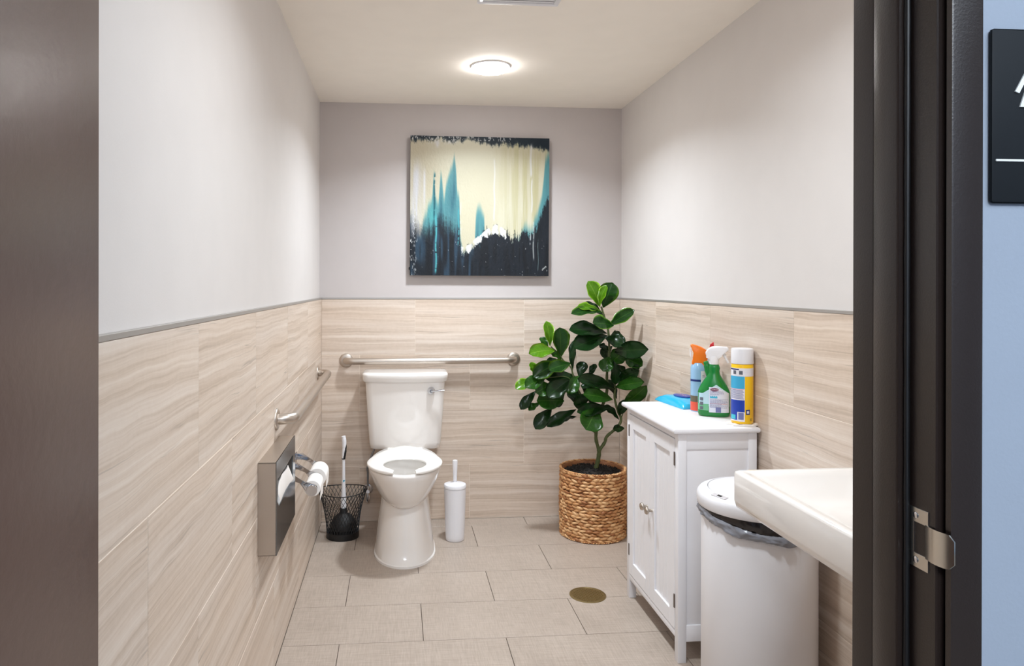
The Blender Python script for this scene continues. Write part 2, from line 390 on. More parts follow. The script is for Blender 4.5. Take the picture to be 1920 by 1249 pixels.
# ------------------------------------------------------------------ painting
def painting():
    x0, x1, z0, z1 = .486, 1.264, 1.361, 2.134
    N = 360
    u = np.linspace(0, 1, N)[None, :].repeat(N, 0); v = np.linspace(0, 1, N)[:, None].repeat(N, 1)   # v: 0 top
    rng = np.random.RandomState(3)
    def n2(fx, fy, seed):
        r = np.random.RandomState(seed); g = r.rand(int(fy)+3, int(fx)+3)
        X = u*fx; Y = v*fy; xi = X.astype(int); yi = Y.astype(int); a = X-xi; b = Y-yi; a = a*a*(3-2*a); b = b*b*(3-2*b)
        return (g[yi, xi]*(1-a)+g[yi, xi+1]*a)*(1-b)+(g[yi+1, xi]*(1-a)+g[yi+1, xi+1]*a)*b
    streak = .5*n2(60, 3, 1)+.3*n2(150, 6, 2)+.2*n2(28, 2, 4)
    grain = .5*n2(140, 50, 5)+.5*n2(260, 120, 6)
    def C(*c_): return np.array(c_, float)[None, None, :]
    def sm_(x, a, b): t = np.clip((x-a)/(b-a), 0, 1); return (t*t*(3-2*t))
    def mix(A, Bc, f): return A*(1-f[..., None])+Bc*f[..., None]
    img = np.ones((N, N, 3))*C(226, 219, 190)
    img = mix(img, C(236, 232, 208), .8*sm_(n2(4, 3, 8), .3, .8))
    img = mix(img, C(206, 199, 152), .75*sm_(u, .55, .85)*sm_(streak, .25, .75))
    img = mix(img, C(205, 192, 165), .6*sm_(-u, -.3, -.05)*(1-sm_(v, .3, .6)))
    # teal layer
    ty = np.interp(u[0], [0, .07, .1, .13, .155, .168, .178, .2, .215, .225, .24, .26, .30, .312, .325, .335, .35, .36, .38, .46, .47, .50, .53, .54, .78, .83, .88, .92, .95, .97, 1],
                         [.75, .75, .55, .48, .42, .22, .40, .46, .26, .27, .42, .30, .18, .10, .20, .36, .40, .72, .8, .8, .52, .46, .56, .9, .7, .6, .62, .5, .35, .12, .05])[None, :]
    tf = sm_(v-ty+(streak-.5)*.09, -.02, .09)
    tf *= np.where(u < .30, 1, 1)
    teal = mix(np.ones((N, N, 3))*C(88, 158, 166), C(38, 98, 118), sm_(v-ty, .03, .35)*sm_(streak, .2, .8))
    img = mix(img, teal, .93*tf)
    # cyan glow left of centre
    img = mix(img, C(96, 196, 196), .7*np.exp(-((u-.155)/.03)**2)*sm_(v, .42, .58)*(1-sm_(v, .58, .7)))
    # navy layer
    ny = np.interp(u[0], [0, .04, .08, .12, .16, .2, .25, .3, .34, .37, .42, .47, .52, .56, .61, .66, .7, .75, .8, .85, .9, .93, .96, 1],
                         [.56, .56, .66, .62, .64, .58, .56, .58, .62, .80, .79, .74, .70, .67, .64, .66, .70, .73, .69, .67, .68, .58, .47, .40])[None, :]
    sw = 1-sm_(u, .33, .40); nf = sm_(v-ny+(streak-.5)*.14+(grain-.5)*.07, -.015-.03*sw, .035+.10*sw)
    navy = mix(np.ones((N, N, 3))*C(28, 35, 44), C(54, 82, 104), .8*sm_(n2(40, 5, 12), .45, .85)*(1-sm_(u, .42, .5)))
    navy = mix(navy, C(20, 24, 30), .7*sm_(n2(70, 6, 13), .5, .8))
    img = mix(img, navy, nf)
    # top edge band
    tb = .018+.045*sm_(u, .5, 1)+.02*np.exp(-((u-.62)/.08)**2)+.012*np.exp(-((u-.1)/.08)**2)
    bf = 1-sm_(v-tb+(grain-.5)*.035+(streak-.5)*.05+(n2(14, 3, 31)-.5)*.03, -.012, .028)
    img = mix(img, C(30, 46, 58), bf)
    img = mix(img, C(240, 240, 236), sm_(grain, .5, .62)*np.exp(-((v-.042)/.016)**2)*sm_(u, .1, .14)*(1-sm_(u, .3, .36)))
    img = mix(img, C(240, 240, 240), .8*sm_(grain, .62, .70)*(v < .03)*(u < .75))
    # whites: left side wash
    wf_ = np.exp(-((u-.04)/.035)**2)*sm_(v, .12, .3)*(1-sm_(v, .62, .78))
    img = mix(img, C(228, 228, 234), .9*wf_*sm_(streak+.25, .45, .8))
    img = mix(img, C(236, 236, 240), .9*np.exp(-((u-.10)/.008)**2)*sm_(v, .2, .3)*(1-sm_(v, .4, .6)))
    img = mix(img, C(242, 242, 242), sm_(grain, .56, .66)*np.exp(-((u-.03)/.016)**2)*sm_(v, .5, .55)*(1-.85*sm_(v, .72, .8)))
    img = mix(img, C(235, 238, 238), sm_(grain, .66, .72)*(1-sm_(u, .0, .07))*sm_(v, .7, .75))
    # vertical drips
    def drip(uc, w, v0, v1, col, a=1.0, br=.35):
        nonlocal img
        f = np.exp(-((u-uc-.002*np.sin(v*30))/w)**2)*sm_(v, v0, v0+.04)*(1-sm_(v, v1-.04, v1))*sm_(streak*.3+n2(3, 60, int(uc*999))*.7, br-.12, br+.05)
        img = mix(img, C(*col), a*f)
    drip(.172, .005, .25, .60, (20, 96, 108)); drip(.185, .006, .55, 1.0, (96, 204, 212), 1, .3); drip(.19, .012, 0, .10, (240, 238, 236))
    drip(.602, .005, .14, .62, (244, 243, 236), 1, .2); drip(.866, .008, .03, .30, (244, 243, 238), 1, .1); drip(.874, .005, .28, .56, (244, 243, 238), 1, .1)
    drip(.888, .004, .58, .90, (225, 230, 225), .8, .4); drip(.865, .004, .68, .8, (240, 240, 240), .9, .4); drip(.922, .002, .72, .99, (150, 180, 180), .7)
    drip(.345, .004, .5, .8, (86, 190, 200), .9, .4); drip(.36, .004, .45, .72, (238, 236, 225), .8, .4)
    # white splashes at the horizon
    hy = ny+.0
    sp_ = np.exp(-((v-hy-.005)/.035)**2)*sm_(u, .35, .38)*(1-sm_(u, .68, .72))
    env = np.exp(-(np.clip(v-hy-.02, 0, 1)/.06)**2)*np.exp(-(np.clip(hy-v, 0, 1)/.022)**2)*sm_(u, .35, .37)*(1-sm_(u, .68, .72))
    img = mix(img, C(244, 244, 242), sm_(env*(.12+.45*n2(50, 30, 21)+.40*n2(95, 36, 22)+.45*grain+.55*streak), .84, .96))
    img = mix(img, C(230, 234, 236), sm_(grain, .86, .90)*sm_(v, .72, .78)*.7)
    # signature
    for k in range(60):
        t = k/59; uu = .953+.03*t; vv = .955-.025*t+.006*math.sin(t*22); i = int(vv*(N-1)); j = int(uu*(N-1)); img[i, j] = (200, 204, 204)
    img = np.clip(img, 0, 255)/255
    img = np.where(img <= .04045, img/12.92, ((img+.055)/1.055)**2.4)*.66
    p = empty('painting', ((x0+x1)/2, TT, (z0+z1)/2), 'square abstract canvas painting of cream, teal and near-black streaks', 'painting')
    hx, hz = (x1-x0)/2, (z1-z0)/2
    obj('stretched_canvas', box(B(), -hx, hx, -.040, -.002, -hz, hz, .0015, 1), mat('canvas_edge', (70, 72, 74), .7), p)
    X = (u*2-1)*hx; Z = (1-v*2)*hz; Y = -.0405-.0012*grain
    co = np.stack([X, Y, Z], -1).reshape(-1, 3)
    idx = np.arange(N*N).reshape(N, N)
    fc = np.stack([idx[:-1, :-1], idx[1:, :-1], idx[1:, 1:], idx[:-1, 1:]], -1).reshape(-1, 4)
    me = bpy.data.meshes.new('painted_face'); me.from_pydata(co.tolist(), [], fc.tolist())
    ca = me.color_attributes.new('paint', 'FLOAT_COLOR', 'POINT')
    ca.data.foreach_set('color', np.concatenate([img.reshape(-1, 3), np.ones((N*N, 1))], 1).astype(np.float32).ravel())
    m = bpy.data.materials.new('oil_paint'); m.use_nodes = True; nt = m.node_tree
    a = nt.nodes.new('ShaderNodeAttribute'); a.attribute_name = 'paint'; nt.links.new(a.outputs['Color'], nt.nodes['Principled BSDF'].inputs['Base Color'])
    nt.nodes['Principled BSDF'].inputs['Roughness'].default_value = .5; nt.nodes['Principled BSDF'].inputs['Specular IOR Level'].default_value = .3
    me.materials.append(m); me.polygons.foreach_set('use_smooth', [True]*len(me.polygons))
    obj('painted_face', None, None, p, mesh=me)
    bm = box(B(), -hx-.006, -hx+.004, -.03, -.012, -hz+.03, -hz+.045, .002, 1); obj('corner_clip', bm, M_BLACK, p)
    p.rotation_euler.y = math.radians(.25)
painting()

# ------------------------------------------------------------------ grab bars
def flange(bm, pos, nrm, r=.038):
    t = B(); lathe(t, [(r, 0), (r, .003), (r-.004, .007), (.024, .0085)], n=32)
    q = Vector((0, 0, 1)).rotation_difference(Vector(nrm)).to_matrix().to_4x4(); xf(t, Matrix.Translation(pos) @ q); merge(bm, t)
def grab_bar(name, a, b, nrm, label):
    """a, b: flange centres on the wall"""
    a, b, nrm = Vector(a), Vector(b), Vector(nrm); d = (b-a).normalized(); mid = (a+b)/2
    t = empty(name, mid, label, 'grab bar')
    off = .057; R = .045; pts = [a+nrm*.004, a+nrm*(off-R)]
    for k in range(1, 9):
        an = PI/2*k/8; pts.append(a+nrm*(off-R+R*math.sin(an))+d*(R-R*math.cos(an)))
    q = []
    for k in range(8):
        an = PI/2*(1-k/8); q.append(b+nrm*(off-R+R*math.sin(an))-d*(R-R*math.cos(an)))
    pts += q + [b+nrm*(off-R), b+nrm*.004]
    bm = B(); tube(bm, [p-mid for p in pts], .0185, 20); obj('bar', bm, M_STEEL, t, 60)
    for p in (a, b):
        bm = B(); flange(bm, p-mid, nrm); obj('flange', bm, M_STEEL, t, 50)
grab_bar('grab_bar', (.135, 0, .891), (1.069, 0, .893), (0, -1, 0), 'long horizontal steel grab bar on the back wall above the toilet tank')
grab_bar('grab_bar', (0, -1.472, .845), (0, -.19, .847), (1, 0, 0), 'steel grab bar on the left wall above the seat cover dispenser')

# ------------------------------------------------------------------ seat cover dispenser
dp = empty('seat_cover_dispenser', (0, -1.605, .635), 'flat stainless seat cover dispenser on the left tiled wall', 'dispenser')
hy, hz, dx = .195, .14, .055
bm = B()   # shell: rim around the sunk front
box(bm, 0, dx, -hy, -hy+.004, -hz, hz, .001, 1); box(bm, 0, dx, hy-.004, hy, -hz, hz, .001, 1); box(bm, 0, dx, -hy, hy, hz-.004, hz, .001, 1); box(bm, 0, dx, -hy, hy, -hz, -hz+.004, .001, 1)
obj('shell', bm, M_STEEL, dp)
bm = B()   # front with a window cut as four pieces around the slot (slanted lower edge)
x0_, x1_ = dx-.003, dx+.0005
sy0, sy1, sz0, sz1 = -.170, .140, -.004, .084
prism(bm, [(-hy, -hz), (hy, -hz), (hy, sz0+.012), (sy1, sz0+.012), (sy0+.02, sz0), (-hy, sz0)], 0, x0_, x1_)
prism(bm, [(-hy, sz1), (hy, sz1), (hy, hz), (-hy, hz)], 0, x0_, x1_)
prism(bm, [(-hy, sz0), (sy0+.02, sz0), (sy0, sz0+.02), (sy0, sz1), (-hy, sz1)], 0, x0_, x1_)
prism(bm, [(sy1, sz0+.012), (hy, sz0+.012), (hy, sz1), (sy1, sz1)], 0, x0_, x1_)
obj('front_panel', bm, M_MIRROR, dp)
bm = B(); rr = random.Random(3)
rings = []
for k in range(25):
    t = k/24; y = sy0+.012+(sy1-sy0-.03)*t; w = .068*min(1, (1-t)*4+.15)**.6*min(1, .6+t*6)
    rings.append([(dx-.004+.001*math.sin(t*9), y, sz0-.003), (dx+.004+.002*math.sin(t*7+1), y, sz0+w*.45), (dx-.003+.002*math.sin(t*13), y, sz0+.006+w), (dx-.020, y, sz0+w*.8), (dx-.026, y, sz0)])
loft(bm, rings); obj('folded_paper_cover', bm, M_PAPER, dp, 60)
obj('back_plate', box(B(), .001, .004, -hy+.004, hy-.004, -hz+.004, hz-.004), M_STEEL, dp)

# ------------------------------------------------------------------ double toilet roll holder
th_ = empty('toilet_roll_holder', (0, -1.16, .572), 'chrome double toilet roll holder on the left wall beyond the dispenser', 'roll holder')
obj('wall_plate', box(B(), 0, .004, -.17, .17, -.02, .05, .0015, 1), M_CHROME, th_)
for yy in (-.155, .0, .155):
    bm = B()
    prism(bm, [(.004, .045), (.03, .045), (.075, .012), (.112, .002), (.122, -.012), (.116, -.030), (.098, -.036), (.084, -.028), (.06, .008), (.03, .02), (.004, .020)], 1, yy-.003, yy+.003, .001)
    obj('arm', bm, M_CHROME, th_, 40)
    bm = B(); lathe(bm, [(.004, -.007), (.020, -.007), (.0215, 0), (.020, .007), (.004, .007)], n=28)
    xf(bm, Matrix.Translation((.102, yy, -.020)) @ Matrix.Rotation(PI/2, 4, 'X')); obj('spindle_cap', bm, M_CHROME, th_, 40)
for yy, rad, lab in ((-.0775, .030, 'nearly used white toilet roll on the near end of the chrome holder'), (.0775, .036, 'white toilet roll on the far end of the chrome holder')):
    o = empty('toilet_roll', (.102, -1.16+yy, .552), lab, 'toilet paper')
    bm = B(); lathe(bm, [(.019, -.056), (rad-.001, -.056), (rad, -.054), (rad, .054), (rad-.001, .056), (.019, .056)], n=36, cap0=False, cap1=False)
    xf(bm, Matrix.Rotation(PI/2, 4, 'X')); obj('paper', bm, M_PAPER, o, 40)
    bm = B(); lathe(bm, [(.0188, -.055), (.0188, .055)], n=28, cap0=False, cap1=False); xf(bm, Matrix.Rotation(PI/2, 4, 'X')); obj('cardboard_core', bm, mat('cardboard', (176, 160, 140), .9), o, 60)
    bm = B(); rings = []
    for k in range(7):
        a = -.1-k*.1; z = -.004-k*.007
        rings.append([(rad+.0005-.0015*k*.3, yy_, z) for yy_ in (-.054, .054)])
    loft(bm, rings, False, False, False); so = obj('loose_sheet', bm, M_PAPER, o, 60)

# ------------------------------------------------------------------ toilet
TX = .462
toi = empty('toilet', (TX-.006, -.35, 0), 'white two-piece toilet with an open-front seat on the back wall', 'toilet', rz=math.radians(-.9))
def P0(o, *v): return Vector(v)-o.location
def egg(hw, yf, yb, z, n=48, bp=2.6, fp=2.0, wmid=.58):
    """ring: widest at wmid of the way from back to front, squarer at the back"""
    ym = yb+(yf-yb)*wmid; out = []
    for k in range(n):
        t = 2*PI*k/n; cs, sn = math.cos(t), math.sin(t)
        p = fp if cs > 0 else bp
        x = hw*math.copysign(abs(sn)**(2/p), sn); y = ym + ((yf-ym) if cs > 0 else (yb-ym))*abs(cs)**(2/p)
        out.append((x, y+.35, z))
    return out
bm = B()
loft(bm, [egg(.150, -.690, -.16, .000, bp=3), egg(.150, -.690, -.16, .010, bp=3), egg(.144, -.684, -.16, .014, bp=3), egg(.139, -.672, -.15, .08, bp=3), egg(.131, -.655, -.14, .15, bp=3), egg(.122, -.637, -.12, .22, bp=3), egg(.114, -.622, -.10, .275, bp=3), egg(.110, -.612, -.08, .31, bp=3), egg(.105, -.60, -.08, .36, bp=3)], True, True)
obj('pedestal', bm, M_CHINA, toi, 50)
bm = B()
R = [(.060, -.600, -.30, .262), (.088, -.652, -.26, .268), (.112, -.684, -.20, .290), (.132, -.706, -.14, .318), (.149, -.732, -.09, .350), (.163, -.750, -.10, .385), (.172, -.764, -.12, .415), (.1765, -.772, -.14, .438), (.175, -.770, -.145, .446), (.170, -.765, -.15, .449)]
rings = [egg(h, a, b, z, bp=2.1) for h, a, b, z in R]
IR = [(.118, -.738, -.44, .449), (.112, -.731, -.447, .445), (.117, -.735, -.44, .428), (.112, -.72, -.44, .40), (.09, -.66, -.46, .35), (.065, -.62, -.48, .29), (.05, -.60, -.50, .25)]
rings += [egg(h, a, b, z, bp=2) for h, a, b, z in IR]
loft(bm, rings, True, True); obj('bowl', bm, M_CHINA, toi, 60)
bm = B(); loft(bm, [egg(.087, -.655, -.463, .345, bp=2), egg(.088, -.656, -.462, .347, bp=2)]); obj('water', bm, mat('bowl_water', (205, 222, 222), .04, spec=.6), toi, 60)
# seat: open ring with rounded section
def seat_pts(t, out):
    hw, yc, bf, bb, p = (.180, -.560, .216, .335, 2.25) if out else (.100, -.610, .125, .11, 2.0)
    cs, sn = math.cos(t), math.sin(t)
    pp = 2.0 if cs > 0 else (1.5 if out else 2.2)
    x = -hw*math.copysign(abs(sn)**(2/pp), sn); y = yc - (bf if cs > 0 else bb)*math.copysign(abs(cs)**(2/pp), cs)
    return Vector((x, y, 0))
bm = B(); rings = []; NS = 72
for k in range(NS+1):
    q = k/NS
    o_ = seat_pts(math.radians(17+(326)*q), True); i_ = seat_pts(math.radians(29+(302)*q), False)
    if o_.y > -.225: o_.y = -.225
    wv = (o_-i_); L = wv.length; wv.normalize(); ring = []
    e = min(q, 1-q)*NS; sh = min(1, .55+.45*e/2.0) if e < 2 else 1
    hT, hB, rr_ = .471, .4515, .009
    mid = (hT+hB)/2; hh = (hT-hB)/2*sh
    for a_ in range(16):
        th2 = 2*PI*a_/16; ca, sa = math.cos(th2), math.sin(th2)
        dd = (L/2)*math.copysign(abs(ca)**.35, ca)*(.93+.07*sh); zz = mid+hh*math.copysign(abs(sa)**.7, sa)
        pnt = (o_+i_)/2+wv*dd; ring.append((pnt.x, pnt.y+.35, zz))
    rings.append(ring)
loft(bm, rings); obj('seat', bm, M_SEAT, toi, 60)
for sx in (-.075, .075):
    bm = B(); box(bm, sx-.016, sx+.016, .080, .116, .447, .459, .004, 3); obj('hinge', bm, M_SEAT, toi, 50)
def tring(hw, yf, yb, z, bow=.02, rr=.035, n=8):
    pts = []
    def corner(cx, cy, a0):
        for k in range(n+1):
            a = a0+PI/2*k/n; pts.append((cx+rr*math.cos(a), cy+rr*math.sin(a)))
    corner(hw-rr, yb-rr, 0); corner(-hw+rr, yb-rr, PI/2)
    corner(-hw+rr, yf+rr, PI)
    for k in range(1, 12): pts.append((-hw+rr+(2*hw-2*rr)*k/12, yf))
    corner(hw-rr, yf+rr, 1.5*PI)
    out = []
    for x, y in pts:
        if y < (yf+yb)/2: y -= bow*(1-(x/hw)**2)
        out.append((x, y+.35, z))
    return out
bm = B(); loft(bm, [tring(.176, -.178, -.03, .437, .014), tring(.186, -.186, -.025, .443, .016), tring(.190, -.19, -.025, .47, .018), tring(.200, -.205, -.022, .62, .022), tring(.2105, -.218, -.022, .805, .026)]); obj('tank', bm, M_CHINA, toi, 60)
bm = B(); loft(bm, [tring(.214, -.222, -.016, .797, .026), tring(.222, -.230, -.014, .804, .026), tring(.2255, -.234, -.012, .832, .026), tring(.2245, -.233, -.013, .841, .026), tring(.219, -.226, -.018, .846, .024), tring(.19, -.20, -.04, .8475, .02)]); obj('tank_lid', bm, M_CHINA, toi, 60)
bm = B(); box(bm, -.085, .085, .05, .31, .33, .44, .02, 3); obj('rear_deck', bm, M_CHINA, toi)
# lever
LP = ray_at(808, 733, 1, -.243) - toi.location
lv = B(); lathe(lv, [(.020, 0), (.0205, .006), (.017, .012), (.011, .017), (.009, .024)], n=28); xf(lv, Matrix.Translation(LP+Vector((0, .012, 0))) @ Matrix.Rotation(PI/2, 4, 'X'))
lev = obj('flush_lever', lv, M_CHROME, toi, 50)
hb = B(); tube(hb, [LP+Vector((0, -.008, 0)), LP+Vector((.02, -.012, .001)), LP+Vector((.045, -.013, .004)), LP+Vector((.068, -.012, .004))], [.006, .0065, .0075, .0065], 12, flat=.7); obj('lever_arm', hb, M_CHROME, lev, 60)
for sx in (-1, 1):
    bm = B(); lathe(bm, [(.013, 0), (.012, .010), (.006, .016)], sx*.128, -.06, 20); o = obj('bolt_cap', bm, M_CHINA, toi, 60); o.location = (0, 0, .012)
# water supply stop on the back wall
sv = empty('supply_valve', (TX-.205, 0, .18), 'small chrome water stop valve on the back wall beside the black wire basket', 'valve')
bm = B(); lathe(bm, [(.028, 0), (.026, .006), (.012, .010)], n=24); xf(bm, Matrix.Rotation(PI/2, 4, 'X')); obj('escutcheon', bm, M_CHROME, sv, 50)
bm = B(); tube(bm, [(0, -.008, 0), (0, -.06, 0)], .010, 14); obj('valve_body', bm, M_CHROME, sv, 50)
bm = B(); lathe(bm, [(.008, -.06), (.013, -.05), (.013, -.02), (.009, 0), (.009, .03)], 0, -.05, 16); obj('valve_handle', bm, M_CHROME, sv, 50)
bm = B(); tube(bm, smoothpath([(0, -.05, .03), (.0, -.055, .10), (.0, -.065, .14), (.035, -.07, .235)]), .006, 10); obj('supply_hose', bm, mat('braided_hose', (150, 152, 156), .4, metal=.8), sv, 60)

# ------------------------------------------------------------------ wire basket with plunger
BX, BY = .135, -.235
wbk = empty('wire_wastebasket', (BX, BY, 0), 'black wire-mesh wastebasket beside the toilet in the left corner', 'wastebasket')
def brad(z):  # (rx, ry) at height
    t = z/.242; f = .080+.012*t+.034*t**2.6
    return f
bm = B()
HB = .242; NW = 34; SEG = 14
for sgn_ in (1, -1):
    for k in range(NW):
        pts = []
        for j in range(SEG+1):
            z = .004+(HB-.004)*j/SEG; a = 2*PI*k/NW+sgn_*1.15*j/SEG; r = brad(z)
            pts.append((r*math.cos(a), r*.92*math.sin(a), z+(.010*abs(math.cos(a))**2-.004)*(z/HB)**2))
        tube(bm, pts, .0014, 3, False)
wm = obj('wire_mesh', bm, M_BLACK, wbk); wm['kind'] = 'stuff'
bm = B(); NR = 48
tube(bm, [(brad(HB)*math.cos(2*PI*k/NR), brad(HB)*.92*math.sin(2*PI*k/NR), HB+.010*math.cos(2*PI*k/NR)**2-.004) for k in range(NR+1)], .0026, 8); obj('rim', bm, M_BLACK, wbk, 60)
bm = B(); lathe(bm, [(.0825, 0), (.084, .002), (.084, .034), (.0825, .034), (.0815, .006)], n=40, sy=.93); obj('base', bm, M_BLACK, wbk, 50)
pg = empty('plunger', (BX+.004, BY, .012), 'toilet plunger with a white handle standing in the black wire basket', 'plunger')
PX = M_BLACK
bm = B(); lathe(bm, [(.060, -.002), (.066, .004), (.0665, .012), (.062, .014), (.062, .03), (.069, .034), (.070, .044), (.066, .062), (.055, .085), (.038, .102), (.022, .110), (.019, .115), (.019, .135), (.016, .139)], n=40); obj('rubber_cup', bm, mat('matte_black_rubber', (14, 14, 16), .6), pg, 40)
bm = B(); lathe(bm, [(.0145, .12), (.0145, .16), (.011, .23), (.0085, .30), (.0075, .36), (.0075, .395)], n=20); hnd = obj('handle', bm, M_PLASTIC, pg, 60)
bm = B()
tube(bm, smoothpath([(0, 0, .393), (-.001, 0, .41), (.001, 0, .43), (.003, 0, .455), (.003, 0, .48), (.001, 0, .50), (-.001, 0, .512)]), [.0075]*6+[.0085]*6+[.0095]*6+[.011]*6+[.0115]*6+[.0105]*6+[.004], 16); obj('grip', bm, M_PLASTIC, pg, 60)
bm = B(); tube(bm, smoothpath([(.003, -.004, .392), (.0065, -.004, .41), (.0095, -.004, .43), (.0115, -.003, .45), (.0125, -.002, .47)]), [.005, .006, .006, .0055, .0055]*3+[.0055, .005, .005, .004, .003, .001][:6]+[], 12) if False else tube(bm, smoothpath([(.003, -.004, .392), (.006, -.004, .41), (.009, -.004, .43), (.0108, -.003, .45), (.0125, -.002, .47)], 4), [.006]*5+[.0062]*5+[.005]*4+[.0035, .0025, .001], 12)
o = obj('grip_inlay', bm, mat('black_grip', (22, 22, 24), .5), pg, 60); o['label'] = 'black inlay on the grip'
bm = B(); tube(bm, [(0, 0, .391), (0, 0, .3955)], .0095, 18); obj('collar', bm, MATS['black_grip'], pg, 60)
bm = B(); loft(bm, [[(.0088*math.sin(a), -.0088*math.cos(a)-.0006, z) for a in np.linspace(-.2, 1.1, 6)] for z in (.235, .285)], False, False, False); obj('sticker', bm, mat('blue_sticker', (60, 160, 190), .5), pg, 60)

# ------------------------------------------------------------------ toilet brush
tb_ = empty('toilet_brush', (.713, -.322, 0), 'white toilet brush standing in its tall white canister right of the toilet', 'toilet brush')
bm = B(); lathe(bm, [(.044, 0), (.0475, .003), (.0485, .02), (.0515, .10), (.0545, .20), (.0565, .262), (.0565, .266), (.053, .268)], n=40); obj('canister', bm, M_PLASTIC, tb_, 50)
bm = B(); lathe(bm, [(.0545, .268), (.0575, .269), (.058, .280), (.055, .286), (.038, .290), (.018, .292), (.012, .296)], n=40); obj('lid', bm, M_PLASTIC, tb_, 50)
bm = B(); lathe(bm, [(.0095, .29), (.0105, .33), (.0125, .37), (.0135, .40), (.0125, .408), (.006, .410)], n=20, sy=.75); obj('handle', bm, M_PLASTIC, tb_, 50)

# ------------------------------------------------------------------ floor drain
dn = empty('floor_drain', (1.219, -1.024, .0), 'round brass floor drain cover set in the grey floor tiles', 'drain')
MB_ = mat('old_brass', (150, 132, 92), .38, metal=.85, bump=(90, .3))
bm = B(); lathe(bm, [(.0765, 0), (.0765, .0025), (.073, .0035), (.070, .0035), (.069, .0015), (.004, .0015)], n=56); obj('cover', bm, MB_, dn, 40)
bm = B(); 
for i in range(-7, 8):
    for j in range(-7, 8):
        x, y = i*.0085, j*.0085
        if x*x+y*y < .062**2:
            for (ax, ay) in (((.0036, .001) if (i+j) % 2 else (.001, .0036)),): box(bm, x-ax, x+ax, y-ay, y+ay, .0013, .0028)
so = obj('raised_pattern', bm, MB_, dn); so['kind'] = 'stuff'

# ------------------------------------------------------------------ potted fiddle-leaf fig in a woven basket
PXc, PYc, PR, PH = 1.4455, -.285, .1715, .352
fig = empty('potted_fiddle_leaf_fig', (PXc, PYc, 0), 'artificial fiddle-leaf fig with glossy green leaves rooted in a woven basket', 'plant')
bk = empty('woven_basket', (PXc, PYc, 0), 'round woven brown basket pot in the back right corner', 'basket')
def hyacinth(name, dark):
    m = bpy.data.materials.new(name); m.use_nodes = True; nt = m.node_tree; b = nt.nodes['Principled BSDF']
    at = nt.nodes.new('ShaderNodeAttribute'); at.attribute_name = 'tone'; tc = nt.nodes.new('ShaderNodeTexCoord')
    n = noise_node(nt, tc.outputs['Object'], 70, 4, .7)
    f = math_node(nt, 'ADD', math_node(nt, 'MULTIPLY', at.outputs['Fac'], .75), math_node(nt, 'MULTIPLY', n, .45))
    col = ramp(nt, f, [(.12, (104, 62, 36)), (.38, (160, 104, 62)), (.62, (200, 146, 94)), (.9, (226, 182, 132))])
    nt.links.new(col, b.inputs['Base Color']); b.inputs['Roughness'].default_value = .55
    bp = nt.nodes.new('ShaderNodeBump'); bp.inputs['Strength'].default_value = .5; bp.inputs['Distance'].default_value = .001
    nt.links.new(noise_node(nt, tc.outputs['Object'], 220, 3), bp.inputs['Height']); nt.links.new(bp.outputs['Normal'], b.inputs['Normal'])
    return m
M_HY = hyacinth('water_hyacinth', 0)
rnd = random.Random(11)
def strand_row(z, r, n, slope, thick, seedo, parent, name):
    """one woven row: overlapping flattened strands, each leaning by slope"""
    bm = B(); lay = bm.verts.layers.float.new('tone')
    for k in range(n):
        tone = rnd.uniform(.2, 1.0); a0 = 2*PI*(k+seedo+rnd.uniform(-.18, .18))/n; span = 2*PI/n*rnd.uniform(1.3, 1.75); hh = thick*rnd.uniform(.72, 1.2); sl = slope*rnd.uniform(.45, 1.4); r_k = rnd.uniform(-.0015, .002)
        rings = []; m = 6
        for j in range(m+1):
            t = j/m; a = a0+span*(t-.5); w = math.sin(PI*(t*.92+.04))**.55
            rad = r+r_k+.0065*math.sin(PI*t)-.005; zc = z+sl*(t-.5)
            ring = []
            for q in range(6):
                th = 2*PI*q/6; rr2 = rad+.0062*w*math.cos(th); ring.append((rr2*math.cos(a), rr2*math.sin(a), zc+hh*.5*w*math.sin(th)))
            rings.append(ring)
        for ring in loft(bm, rings):
            for v in ring: v[lay] = tone
    return obj(name, bm, M_HY, parent, 70)
NRW = 21
for i in range(NRW):
    z = .012+(PH-.024)*i/(NRW-1)
    strand_row(z, PR-.004+.003*math.sin(i/(NRW-1)*PI), 32, .0095*(1 if i % 2 else -1), .0168, (i*.37) % 1, bk, 'woven_row')
strand_row(PH-.004, PR-.004, 84, .004, .008, 0, bk, 'rim_braid'); strand_row(.005, PR-.004, 84, .003, .008, 0, bk, 'foot_braid')
bm = B(); lay = bm.verts.layers.float.new('tone'); lathe(bm, [(PR-.012, .003), (PR-.008, .01), (PR-.008, PH-.012), (PR-.015, PH-.006), (PR-.021, PH-.012), (PR-.021, .29)], n=48, cap1=False)
for v in bm.verts: v[lay] = .08
obj('liner_wall', bm, M_HY, bk, 50)
bm = B()
ringv = [[((PR-.0215)*rr2*math.cos(2*PI*k/56), (PR-.0215)*rr2*math.sin(2*PI*k/56), .325+.016*(1-rr2**2)+.005*mnoise.noise(Vector((rr2*9*math.cos(2*PI*k/56), rr2*9*math.sin(2*PI*k/56), 3)))) for k in range(56)] for rr2 in np.linspace(1, .02, 22)]
loft(bm, ringv, False, True); soil = obj('soil', bm, M_SOIL, fig, 180)
bm = B(); rs = random.Random(5)
for k in range(420):
    a = rs.uniform(0, 2*PI); rr2 = (PR-.027)*math.sqrt(rs.random()); s_ = rs.uniform(.002, .0045)
    t = B(); bmesh.ops.create_icosphere(t, subdivisions=1, radius=s_); bmesh.ops.translate(t, vec=(rr2*math.cos(a), rr2*math.sin(a), .329+.015*(1-(rr2/PR)**2)), verts=t.verts)
    me = bpy.data.meshes.new('t'); t.to_mesh(me); t.free(); bm.from_mesh(me); bpy.data.meshes.remove(me)
so = obj('soil_crumbs', bm, M_SOIL, fig); so['kind'] = 'stuff'

